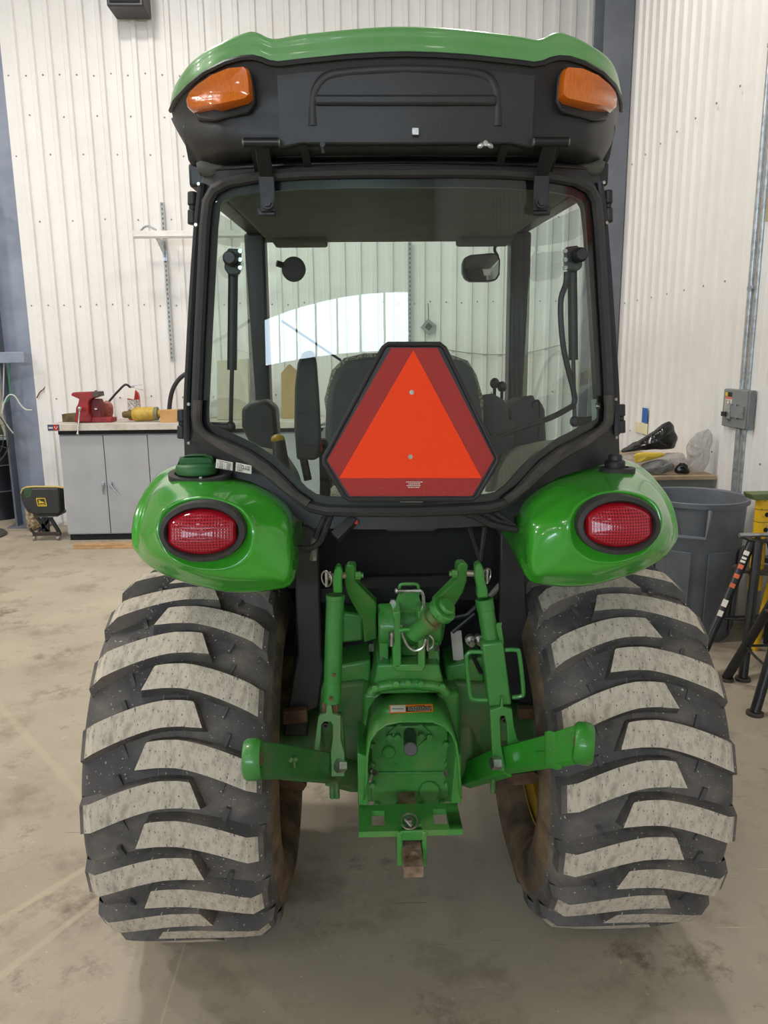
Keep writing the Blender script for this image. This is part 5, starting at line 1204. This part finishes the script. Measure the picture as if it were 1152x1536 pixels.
# hole grommet and loose wire on the wall
p = PY(144, 588, WY-.03); o = MB().ell(p, (.018, .02, .018)).build('wall_plug', black_mt); tag(o, 'small round black plug in the ribbed wall above the vise', 'plug')
o = MB().tube(bez([PY(x, y, WY-.02) for x, y in ((55, 597), (60, 588), (65, 584), (68, 580))]), .006, 6).build('wire_stub', M('wire_brown', srgb(120, 84, 70), .6)); tag(o, 'short brown wire stub poking from the ribbed wall', 'wire')
# plank on the floor
a_ = PZ(110, 824); o = MB().b2((a_.x, a_.y, 0), (a_.x+1.5, a_.y+.09, .04)).build('wood_plank', wood, None, bevel=.003); tag(o, 'long bare wooden plank lying in front of the cabinets', 'plank')
# ---- spare seat on a dolly
SYd = 7.22
sp0 = PZ(80, 812); st_ = thing('spare_tractor_seat', (sp0.x, SYd+.1, 0), 'black tractor seat with yellow trim and emblem on a caster dolly', 'seat')
blk_v = M('seat_vinyl', srgb(44, 44, 44), .42, c2=srgb(36, 36, 36), scale=6, specks=None)
sb = [(43, 738), (47, 732.5), (60, 731.5), (95, 731.5), (99, 732), (101, 736), (103, 766), (101, 771), (62, 771), (53, 768), (47, 759), (43, 748)]
b_ = [PY(x, y, SYd) for x, y in sb]; c0 = sum(b_, Vector())/len(b_)
g = MB(); g.loft([[c0+(p_-c0)*.94+Vector((0, -.02, 0)) for p_ in b_], b_, [p_+Vector((0, .10, .0)) for p_ in b_]], True, True, True); g.build('seat_back', blk_v, st_, bevel=.008)
g = MB(); g.tube([PY(x, y, SYd+.03) for x, y in ((43, 740), (45, 733.5), (50, 731), (60, 730), (95, 730), (109, 731.5))], .010, 8); g.build('seat_trim', M('trim_yellow', srgb(206, 180, 100), .6), st_)
Qt([(47, 732.5), (57, 732), (60, 738), (57, 745), (50, 747), (47, 741)], SYd-.022, .004, 'paint_patch', M('patch_green', srgb(42, 84, 44), .5, c2=srgb(44, 60, 44), scale=20), st_)
# emblem: rounded yellow frame with a leaping deer
em_y = M('emblem_yellow', srgb(226, 190, 40), .5); ec = PY(73, 753, SYd-.03); es = .0068
def em(pts, dy, name, mt, cx_=ec, k=es, par=st_): b2_ = [cx_+Vector((x*k, dy, z*k)) for x, z in pts]; return MB().loft([b2_, [p_+Vector((0, .003, 0)) for p_ in b2_]], True, True, True).build(name, mt, par)
sq = [(-7, 5), (-6, 6), (5, 6), (6.2, 5), (7.4, -5), (6.4, -6.2), (-4.6, -6.2), (-6, -5)]
em(sq, 0, 'emblem_frame', em_y); em([(x*.82, z*.8) for x, z in sq], -.002, 'emblem_field', blk_v)
DEER = [(-4.6, -1.5), (-3.2, -.2), (-2.6, .9), (-2.9, 2.2), (-3.6, 3.6), (-2.4, 2.8), (-1.9, 3.6), (-1.6, 2.2), (-.9, 1.2), (1.5, .9), (3.0, .3), (4.6, -.8), (5.2, -2.0), (3.4, -1.2), (1.8, -.9), (2.6, -1.9), (1.2, -1.5), (-.4, -1.2), (-1.6, -1.6), (-3.0, -2.6), (-2.4, -1.4)]
em(DEER, -.004, 'emblem_deer', em_y); em([(-3.6, -3.3), (4.6, -3.3), (4.8, -4.4), (-3.4, -4.4)], -.004, 'emblem_bar', em_y)
Qt([(60, 771), (99, 771), (97, 775), (62, 775)], SYd+.02, .25, 'seat_pan', black_pn, st_, .004)
for pts in (((66, 776), (84, 797)), ((70, 797), (88, 776)), ((86, 776), (99, 797)), ((76, 776), (77, 797)), ((82, 776), (82, 797))):
    g = MB(); g.strip([PY(x, y, SYd+.08) for x, y in pts], (.016, 0, 0), (0, .015, 0)); g.build('scissor_arm', black_pn, st_)
for Yd in (.0, .26):
    Qt([(59, 799), (101, 798), (101, 803), (60, 804)], SYd+Yd, .03, 'dolly_rail', M('dolly_iron', srgb(66, 60, 54), .55, .4), st_, .003)
    for x in (62, 98):
        p = PY(x, 803, SYd+Yd+.015); wr_ = p.z/2*.92; c_ = Vector((p.x, p.y, wr_))
        g = MB(); g.cyl(c_-Vector((.012, 0, 0)), c_+Vector((.012, 0, 0)), wr_, n=18); cs = g.build('caster_wheel', M('caster_grey', srgb(150, 142, 130), .5, .3), st_, bevel=.003)
        g = MB(); g.strip([c_+Vector((.016, 0, 0)), p+Vector((.016, 0, .0))], (.002, 0, 0), (0, .012, 0)); g.strip([c_+Vector((-.016, 0, 0)), p+Vector((-.016, 0, .0))], (.002, 0, 0), (0, .012, 0)); g.build('caster_fork', galv, cs)
g = MB(); g.tube([PY(62, 799, SYd+.01), PY(58, 796, SYd), PY(57, 792, SYd)], .012, 8); g.build('dolly_handle', black_pn, st_)
st_.location.x -= .07
# crumbled insulation at the column's foot
ins = M('insulation_debris', srgb(196, 174, 142), .95, c2=srgb(128, 106, 82), scale=24, bmp=1, bscale=30)
o = blob([(42, 798), (40, 770), (46, 760), (52, 772), (58, 784), (64, 796), (58, 802), (48, 803)], 7.72, .09, ins, 'insulation_debris', jit=.018, seed=5); zmin(o, 0); tag(o, 'heap of crumbled tan insulation at the foot of the blue-grey column', 'debris')
# ---- side bay: drum, fan, cables
e = PY(31, 700, 8.5); dxc, dyc = e.x-.285, 8.5
dm_ = thing('steel_drum', (dxc, dyc, 0), 'black steel drum with two rolled hoops behind the column', 'drum')
zd = PY(20, 660, 8.3).z
g = MB(); g.lathe([(0, 0), (.285, 0), (.29, .01), (.285, .02), (.283, zd*.33), (.293, zd*.35), (.283, zd*.37), (.283, zd*.66), (.293, zd*.68), (.283, zd*.70), (.285, zd-.02), (.292, zd-.01), (.285, zd), (.27, zd), (.27, zd-.02), (0, zd-.02)], (dxc, dyc, 0), (0, 0, 1), 40); g.build('drum_shell', drum_blk, dm_)
for zz in (.36, .685):
    g = MB(); g.torus((dxc, dyc, zd*zz), (0, 0, 1), .292, .006, 40, 6); g.build('drum_hoop', M('worn_hoop', srgb(110, 110, 112), .5), dm_)
o = MB().box((dxc+.1, dyc-.1, zd+.012), (.26, .18, .025), (0, 0, .3)).build('metal_offcut', galv); tag(o, 'flat metal offcut lying on the black drum', 'offcut')
fe_ = PZ(29, 793); fx, fy = fe_.x-.30, 7.45
fn = thing('pedestal_fan', (fx, fy, 0), 'dark pedestal fan on a round base beside the column', 'fan')
g = MB(); g.lathe([(0, 0), (.30, 0), (.305, .015), (.29, .03), (.05, .05), (0, .05)], (fx, fy, 0), (0, 0, 1), 40); g.build('fan_base', M('fan_grey', srgb(88, 84, 78), .5, c2=srgb(66, 62, 58)), fn)
g = MB(); g.cyl((fx, fy, .04), (fx, fy, 1.0), .022, n=12); g.build('fan_pole', black_pn, fn)
fz = PY(0, 655, fy-.1).z; fr_x = PY(10.5, 655, fy-.1).x-.31
g = MB()
for k in range(7): g.torus((fr_x, fy-.1+.10*(k/6-.5)**2*4*.4, fz), (0, 1, 0), .31-.045*k*(1 if k else 0), .004 if k else .007, 40, 5)
for k in range(16):
    t = 2*math.pi*k/16; g.cyl((fr_x, fy-.14, fz), (fr_x+.31*math.cos(t), fy-.06, fz+.31*math.sin(t)), .0025, n=5)
g.build('fan_cage', M('cage_green', srgb(58, 70, 60), .5), fn)
g = MB()
for k in range(4):
    t = math.pi/2*k+.4; u = Vector((math.cos(t), 0, math.sin(t))); v_ = Vector((-math.sin(t), .35, math.cos(t))); c_ = Vector((fr_x, fy-.07, fz)); g.add([c_+u*.05-v_*.03, c_+u*.27-v_*.09, c_+u*.27+v_*.09, c_+u*.05+v_*.03], [(0, 1, 2, 3)])
g.build('fan_blade', M('blade_green', srgb(44, 60, 50), .5), fn, solid=.004)
g = MB(); g.cyl((fr_x, fy-.10, fz), (fr_x, fy+.16, fz), .07, n=16); g.cyl((fr_x, fy+.05, fz), (fx, fy, 1.0), .02, n=8); g.build('fan_motor', black_pn, fn)
cabs = [('blue', srgb(48, 80, 150), [(-10, 560), (2, 575), (10, 590), (14, 610), (8, 640), (14, 656)]), ('green', srgb(60, 140, 96), [(15, 545), (14, 570), (16, 590), (12, 600), (8, 604)]), ('white', srgb(216, 214, 206), [(3, 620), (6, 605), (13, 593), (22, 594), (30, 606), (38, 614), (48, 615)]), ('pale grey', srgb(196, 196, 190), [(20, 650), (9, 635), (4, 618), (5, 590), (6, 545)])]
for nm, c_, pts in cabs:
    o = MB().tube(bez([PY(x, y, {'blue': 8.08, 'green': 7.848, 'white': 7.80, 'pale grey': 7.845}[nm]) for x, y in pts]), .007, 6).build('hanging_cable', M('cable_'+nm.replace(' ', '_'), c_, .5)); tag(o, nm+' cable looped beside the blue-grey column', 'cable')
# ---- on the back wall
def slotted(px0, py0, px1, py1, lab):
    a_, b_ = PY(px0, py0, WY-.03), PY(px1, py1, WY-.03); x = (a_.x+b_.x)/2
    o = MB().b2((x-.018, WY-.048, b_.z), (x+.018, WY-.024, a_.z)).build('shelf_standard', M('standard_zinc', srgb(172, 174, 172), .5, .2)); tag(o, lab, 'shelf standard', 'slotted shelf standards')
    g = MB(); n = int((a_.z-b_.z)/.045)
    for k in range(n): g.b2((x-.006, WY-.0495, b_.z+.02+k*.045), (x+.006, WY-.047, b_.z+.042+k*.045))
    s_ = g.build('slot', M('slot_dark', srgb(92, 94, 94), .6), o); s_['kind'] = 'stuff'; return x
x1 = slotted(242, 304, 260, 541, 'slotted steel shelf standard on the wall carrying the white rail'); slotted(613, 363, 617, 690, 'slotted steel shelf standard on the wall seen through the windshield')
rz = PY(240, 352, 7.58).z; ra = PY(200, 352, 7.58).x
rl_ = thing('wall_rail', (ra+.6, 7.7, rz-.03), 'white channel rail held off the ribbed wall by a bracket', 'rail')
g = MB(); g.b2((ra, 7.56, rz-.032), (ra+1.15, 7.60, rz+.034)); g.b2((ra+.006, 7.552, rz-.022), (ra+1.144, 7.562, rz-.006)); g.build('channel', white_m, rl_, bevel=.004)
g = MB(); g.hexa([(x1-.004, 7.59, rz-.034), (x1+.004, 7.59, rz-.034), (x1+.004, 7.90, rz-.17), (x1-.004, 7.90, rz-.17), (x1-.004, 7.59, rz-.01), (x1+.004, 7.59, rz-.01), (x1+.004, 7.90, rz-.01), (x1-.004, 7.90, rz-.01)]); g.build('bracket_arm', galv, rl_)
g = MB(); g.box((x1, 7.893, rz-.15), (.04, .012, .10)); g.build('bracket_plate', galv, rl_)
g = MB(); g.tube(bez([(ra+.07, 7.58, rz+.034), (ra+.11, 7.57, rz+.065), (ra+.15, 7.585, rz+.075), (ra+.22, 7.58, rz+.04)]), .010, 8); o = g.build('cable_clip', galv, rl_)
a_ = PY(160, 9, 7.62); b_ = PY(215, 9, 7.62)
sb_ = thing('wall_box', ((a_.x+b_.x)/2, 7.7, a_.z), 'dark box mounted high on the ribbed wall', 'box')
MB().b2((a_.x, 7.62, a_.z), (b_.x, 7.9, a_.z+.42)).build('box_shell', M('box_dark', srgb(54, 54, 56), .45), sb_, bevel=.012)
MB().b2((a_.x+.03, 7.61, a_.z+.03), (b_.x-.03, 7.622, a_.z+.39)).build('box_grille', black_mt, sb_)
MB().b2((a_.x+.1, 7.89, a_.z+.1), (b_.x-.1, WY-.002, a_.z+.3)).build('wall_bracket', black_mt, sb_)
c_ = PY(643, 490, WY-.05); g = MB(); g.box(c_, (.12, .006, .12), (0, R_(40), 0)); o = g.build('hanging_sign', M('plate_grey_green', srgb(150, 158, 150), .4, .3)); tag(o, 'small square plate hung cornerwise on the wall, seen through the windshield', 'sign')
g = MB(); g.box(c_+Vector((0, -.005, 0)), (.06, .002, .06), (0, R_(40), 0)); g.build('sign_window', M('plate_dark', srgb(84, 90, 86), .4), o)
g = MB(); g.tube([c_+Vector((-.0, 0, .08)), PY(642, 455, WY-.04)], .004, 6); g.build('sign_cord', ink, o)
o = MB().tube(bez([PY(x, y, WY-.035) for x, y in ((668, 524), (700, 529), (740, 532), (790, 529), (850, 515))]), .005, 6).build('wall_cable', M('cable_grey', srgb(150, 150, 146), .6)); tag(o, 'thin grey cable sagging along the ribbed wall', 'cable')

# ---- right wall: conduits, disconnect, tape and note
def wallY(px, py, X=2.43): return PX(px, py, X)
yb = PX(1108, 620, 2.43).y
for k, (dy, r, z0, z1, mt, lab) in enumerate(((.02, .017, 0.02, 5.2, galv, 'galvanised conduit running up the right wall through the switch box'), (-.06, .014, .02, 5.2, galv, 'thinner galvanised conduit beside the wider one on the right wall'), (-.115, .013, PX(1140, 335, 2.44).z, 5.2, M('conduit_brass', srgb(176, 168, 128), .4, .6), 'brass-coloured conduit ending above the switch box'))):
    y = yb+dy; mb = MB()
    if k < 2:
        mb.cyl((2.45, y, PX(1105, 584, 2.44).z+.003), (2.45, y, z1), r, n=12); mb.cyl((2.45, y, z0), (2.45, y, PX(1105, 642, 2.44).z-.003), r, n=12)
    else: mb.cyl((2.45, y, z0), (2.45, y, z1), r, n=12)
    o = thing('conduit', (2.43, y, z0), lab, 'conduit'); mb.build('pipe', mt, o)
    if k == 0:
        for zz in (PX(1121, 432, 2.43).z, PX(1148, 68, 2.43).z, .5):
            g = MB(); g.box((2.455, y, zz), (.03, .07, .025)); g.build('pipe_clamp', galv, o, bevel=.004)
bzt, bzb = PX(1105, 584, 2.44).z, PX(1105, 642, 2.44).z; by0, by1 = PX(1123, 612, 2.43).y, PX(1085, 612, 2.43).y
sw_ = thing('safety_switch', (2.44, (by0+by1)/2, bzb), 'grey electrical disconnect box with lever and labels on the right wall', 'switch box')
sg = M('switch_grey_paint', srgb(126, 130, 130), .45)
MB().b2((2.43, by0, bzb), (2.472, by1, bzt)).build('switch_body', sg, sw_, bevel=.004)
MB().b2((2.424, by0+.012, bzb+.004), (2.431, by1-.004, bzt-.004)).build('switch_cover', sg, sw_, bevel=.002)
def onbox(u0, u1, v0, v1, d, name, mt):   # u from far edge (left in view), v from top
    ya, yb_ = by1-(by1-by0)*u0, by1-(by1-by0)*u1; za, zb_ = bzt-(bzt-bzb)*v0, bzt-(bzt-bzb)*v1
    return MB().b2((2.424-d, yb_, zb_), (2.4245, ya, za)).build(name, mt, sw_)
onbox(.09, .36, .08, .20, .0015, 'label_header', ink); onbox(.09, .19, .09, .19, .002, 'label_logo', em_y); onbox(.09, .36, .20, .27, .0012, 'label_danger', M('label_pink', srgb(214, 120, 110), .6)); onbox(.09, .36, .27, .62, .001, 'label_text', paper)
g = MB()
for k in range(9):
    for u0, u1 in ((.11, .21), (.24, .34)):
        ya, yb_ = by1-(by1-by0)*u0, by1-(by1-by0)*(u1-random.uniform(0, .03)); zz = bzt-(bzt-bzb)*(.30+k*.035); g.b2((2.4222, yb_, zz-.002), (2.4232, ya, zz+.002))
g.build('label_print', ink, sw_)
onbox(.42, .9, .42, .72, .012, 'switch_plate', sg); onbox(.14, .30, .60, .72, .03, 'switch_lever', ink); onbox(.30, .42, .38, .76, .018, 'lever_link', galv)
g = MB(); 
for u, v in ((.62, .40), (.66, .74), (.86, .55), (.34, .82)): 
    y_ = by1-(by1-by0)*u; z_ = bzt-(bzt-bzb)*v; g.cyl((2.424, y_, z_), (2.408, y_, z_), .006, n=8)
g.build('switch_screw', chrome, sw_)
p = PX(967, 612, WX-.03); p2 = PX(965, 634, WX-.03)
o = MB().b2((WX-.027, p.y-.06, p2.z), (WX-.0245, p.y+.06, p.z)).build('blue_tape', blue_m); tag(o, 'strip of blue tape on the right wall above the note', 'tape')
p = PX(961, 634, WX-.03); p2 = PX(961, 650, WX-.03)
o = MB().b2((WX-.03, p.y-.16, p2.z), (WX-.0275, p.y+.12, p.z)).build('paper_note', note_y); tag(o, 'cream paper note stuck below the blue tape', 'note')
# ---- table with bags along the right wall
tz = .90; tc = PZ(1085, 713, tz)
ty0 = tc.y; tb = thing('side_table', (2.1, ty0+.7, 0), 'worn tan table against the right wall, holding plastic bags', 'table')
MB().b2((1.72, ty0, tz-.03), (2.445, ty0+1.5, tz)).build('table_top', M('table_tan', srgb(178, 156, 124), .6, c2=srgb(150, 130, 104)), tb, bevel=.004)
MB().b2((1.74, ty0+.012, tz-.10), (2.435, ty0+1.48, tz-.03)).build('table_apron', M('apron_grey', srgb(104, 104, 98), .6), tb)
for x in (1.77, 2.40):
    for y in (ty0+.04, ty0+1.45): MB().b2((x-.025, y-.025, 0), (x+.025, y+.025, tz-.10)).build('leg', grey_steel, tb, bevel=.003)
MB().b2((1.80, ty0+.06, .2), (2.38, ty0+1.40, .22)).build('shelf', grey_steel, tb)
Yb = ty0+.24
o = blob([(925, 704), (930, 690), (950, 686), (985, 690), (1010, 686), (1022, 686), (1030, 692), (1030, 706), (985, 710), (940, 710)], Yb, .12, film, 'plastic_bag', jit=.02, seed=8); zmin(o, tz); tag(o, 'large clear plastic bag lying flat on the side table', 'bag')
o = blob([(1030, 690), (1032, 660), (1044, 644), (1062, 636), (1068, 650), (1064, 680), (1056, 704), (1036, 706)], ty0+.09, .05, film, 'plastic_bag', jit=.02, seed=9); zmin(o, tz); tag(o, 'tall crinkled clear plastic bag end standing on the side table', 'bag')
o = blob([(928, 679), (945, 668), (968, 655), (990, 640), (1006, 631), (1014, 645), (1016, 664), (1004, 674), (980, 674), (950, 677)], Yb+.02, .08, bag_blk, 'bin_bag', jit=.014, seed=11); tag(o, 'crumpled black bin bag lying on top of the clear bag', 'bag')
o = blob([(952, 680), (990, 678), (996, 684), (960, 694), (953, 692)], Yb-.18, .02, M('yellow_film', srgb(216, 184, 60), .4), 'yellow_packet', jit=.006, seed=12); tag(o, 'flat yellow packet against the clear plastic bag', 'packet')
o = blob([(962, 706), (965, 694), (990, 688), (1010, 692), (1012, 704), (985, 711)], Yb-.17, .03, M('grey_foil', srgb(92, 92, 92), .3, c2=srgb(150, 148, 144), scale=10, bmp=.8, bscale=18), 'foil_bag', jit=.012, seed=13); zmin(o, tz); tag(o, 'grey foil-like bag beside the yellow packet', 'bag')
o = blob([(1013, 708), (1017, 694), (1026, 692), (1033, 700), (1034, 708)], Yb-.17, .03, bag_blk, 'bin_bag', jit=.01, seed=14); zmin(o, tz); tag(o, 'small black bag tucked under the clear bag end', 'bag')
# ---- round bin
rp_ = PY(1117, 741, 4.48); br_, bh = .315, rp_.z; bcx, bcy = rp_.x-br_, 4.48
bn = thing('trash_bin', (bcx, bcy, 0), 'large round grey plastic bin beside the right wall', 'bin')
g = MB(); g.lathe([(0, .01), (.245, .01), (.255, 0), (.262, .015), (.298, bh-.06), (.300, bh-.035), (.317, bh-.032), (.318, bh-.004), (.308, bh), (.298, bh-.008), (.292, bh-.05), (.25, .03), (0, .03)], (bcx, bcy, 0), (0, 0, 1), 56); g.build('bin_body', bin_grey, bn)
for t0 in (R_(-118), R_(62)):
    u = Vector((math.cos(t0), math.sin(t0), 0)); v_ = Vector((-math.sin(t0), math.cos(t0), 0)); c_ = Vector((bcx, bcy, 0))+u*.30
    pts = [c_+v_*-.11+Vector((0, 0, bh-.04)), c_+v_*-.11+u*.03+Vector((0, 0, bh-.08)), c_+v_*-.10+u*.03+Vector((0, 0, bh-.20)), c_+v_*.10+u*.03+Vector((0, 0, bh-.20)), c_+v_*.11+u*.03+Vector((0, 0, bh-.08)), c_+v_*.11+Vector((0, 0, bh-.04))]
    g = MB(); g.tube(pts, .013, 8); g.build('bin_handle', bin_grey, bn)
for k in range(8):
    t = 2*math.pi*k/8+.15; u = Vector((math.cos(t), math.sin(t), 0)); v_ = Vector((-math.sin(t), math.cos(t), 0)); c_ = Vector((bcx, bcy, 0))
    g = MB(); g.hexa([c_+u*.262-v_*.06+Vector((0, 0, .05)), c_+u*.262+v_*.06+Vector((0, 0, .05)), c_+u*.272+v_*.06+Vector((0, 0, .05)), c_+u*.272-v_*.06+Vector((0, 0, .05)),
            c_+u*.288-v_*.07+Vector((0, 0, bh*.66)), c_+u*.288+v_*.07+Vector((0, 0, bh*.66)), c_+u*.296+v_*.07+Vector((0, 0, bh*.66)), c_+u*.296-v_*.07+Vector((0, 0, bh*.66))]); g.build('bin_rib', bin_grey, bn, bevel=.004)
# ---- jack stands
blk_st = M('stand_black', srgb(30, 30, 32), .4, c2=srgb(38, 37, 37), scale=10)
def stand(cx_, cy_, zt, feet, lab, post, ringz):
    g0 = thing('jack_stand', (cx_, cy_, 0), lab, 'jack stand'); hub = Vector((cx_, cy_, zt))
    MB().cyl(hub+Vector((0, 0, -.012)), hub, .095, n=6).build('top_plate', blk_st, g0, bevel=.003)
    mids = []
    for f in feet:
        f = Vector((f[0], f[1], .012)); d = Vector((f.x-cx_, f.y-cy_, 0)).normalized(); top_ = hub+d*.06+Vector((0, 0, -.012))
        lg_ = MB().cyl(top_, f, .0245, n=16).build('leg', blk_st, g0)
        MB().cyl((f.x, f.y, 0), (f.x, f.y, .014), .040, n=20).build('foot_pad', M('foot_rust', srgb(84, 76, 68), .6, .3), g0)
        mids.append(f+(top_-f)*ringz)
    for a_, b_ in zip(mids, mids[1:]+mids[:1]):
        m_ = (a_+b_)/2+((a_+b_)/2-Vector((cx_, cy_, a_.z)))*.05; MB().tube(bez([a_, m_, b_]), .007, 6).build('brace_rod', blk_st, g0)
    z2 = zt*.74
    MB().cyl((cx_, cy_, z2), (cx_, cy_, z2+.008), .13, n=6).build('gusset_plate', M('gusset_brown', srgb(70, 60, 52), .6), g0)
    ps = MB().cyl((cx_, cy_, zt-.3), (cx_, cy_, zt+post), .036, n=24).build('ratchet_post', yel_pn, g0)
    for k in range(2):
        zz = zt+.05+k*.085; MB().cyl((cx_+.012, cy_-.0345, zz), (cx_+.012, cy_-.037, zz), .013, n=16).build('pin_hole', black_mt, ps)
    for k in range(3): MB().torus((cx_, cy_, zt+.022+k*.07), (0, 0, 1), .036, .0016, 24, 5).build('post_groove', ink, ps)
    b_ = [Vector((cx_+x, cy_+y, zt+post)) for x, y in ((-.075, -.05), (.075, -.05), (.075, .05), (-.075, .05))]
    g = MB(); g.hexa([*[p_ for p_ in b_], *[Vector((p_.x*1.0+(p_.x-cx_)*.25, p_.y, p_.z+(.035 if abs(p_.x-cx_) > .01 else 0))) for p_ in b_]]); g.build('saddle', M('saddle_green', srgb(66, 108, 52), .6, c2=srgb(112, 104, 70), scale=30), ps, bevel=.006)
    MB().cyl((cx_-.13, cy_-.03, zt+.022), (cx_+.1, cy_-.03, zt+.022), .012, n=10).build('lock_pin', galv, g0)
    return g0
ph_ = PY(1139, 806, 3.98); pt_ = PY(1139, 748, 3.98)
lf = PZ(1041, 1014); l2 = PZ(1114, 1020)
A_ = stand(ph_.x, 3.98, ph_.z, [(lf.x, lf.y), (l2.x, l2.y), (2.40, 3.82)], 'black tripod jack stand with chipped yellow post and decals on one leg', pt_.z-ph_.z, .42)
# decals down the far leg
hub = Vector((ph_.x, 3.98, ph_.z)); f = Vector((lf.x, lf.y, .012)); d = Vector((f.x-hub.x, f.y-hub.y, 0)).normalized(); top_ = hub+d*.06
ax_ = (f-top_).normalized(); toc = (CAM-(top_+f)/2); nrm_ = (toc-ax_*toc.dot(ax_)).normalized(); sd = ax_.cross(nrm_)
for t0, t1, hw, mt, nm in ((.10, .13, .014, paper, 'leg_print'), (.145, .16, .012, paper, 'leg_print'), (.17, .185, .013, paper, 'leg_print'), (.20, .23, .014, M('decal_orange', srgb(226, 110, 66), .5), 'leg_decal'), (.27, .30, .014, MATS['decal_orange'], 'leg_decal'), (.34, .37, .014, MATS['decal_orange'], 'leg_decal'), (.46, .51, .014, paper, 'leg_decal'), (.54, .58, .013, paper, 'leg_decal')):
    a_, b_ = top_+(f-top_)*t0+nrm_*.0255, top_+(f-top_)*t1+nrm_*.0255; g = MB(); q = [a_-sd*hw, a_+sd*hw, b_+sd*hw, b_-sd*hw]
    g.loft([q, [x+nrm_*.0012 for x in q]], True, True, True); g.build(nm, mt, A_)
f1, f2 = PZ(1089, 1020), PZ(1132, 1072)
bc = Vector((2.13, 3.47, 0))
stand(bc.x, bc.y, .60, [(f1.x, f1.y), (f2.x, f2.y), (2.32, 3.28), (2.35, 3.66)], 'four-legged black jack stand in front of the tripod stand', .14, .36)
f3 = PZ(1131, 975)
g0 = thing('jack_stand', (2.38, 4.02, 0), 'yellow-legged jack stand behind the black tripod stand', 'jack stand')
for x, y in ((f3.x, f3.y), (2.44, 3.94), (2.43, 4.2)): MB().cyl((2.37, 4.08, .55), (x, y, 0.0), .022, n=12).build('leg', yel_pn if y == f3.y else blk_st, g0)
MB().cyl((2.37, 4.08, .54), (2.37, 4.08, .57), .07, n=8).build('top_plate', blk_st, g0)
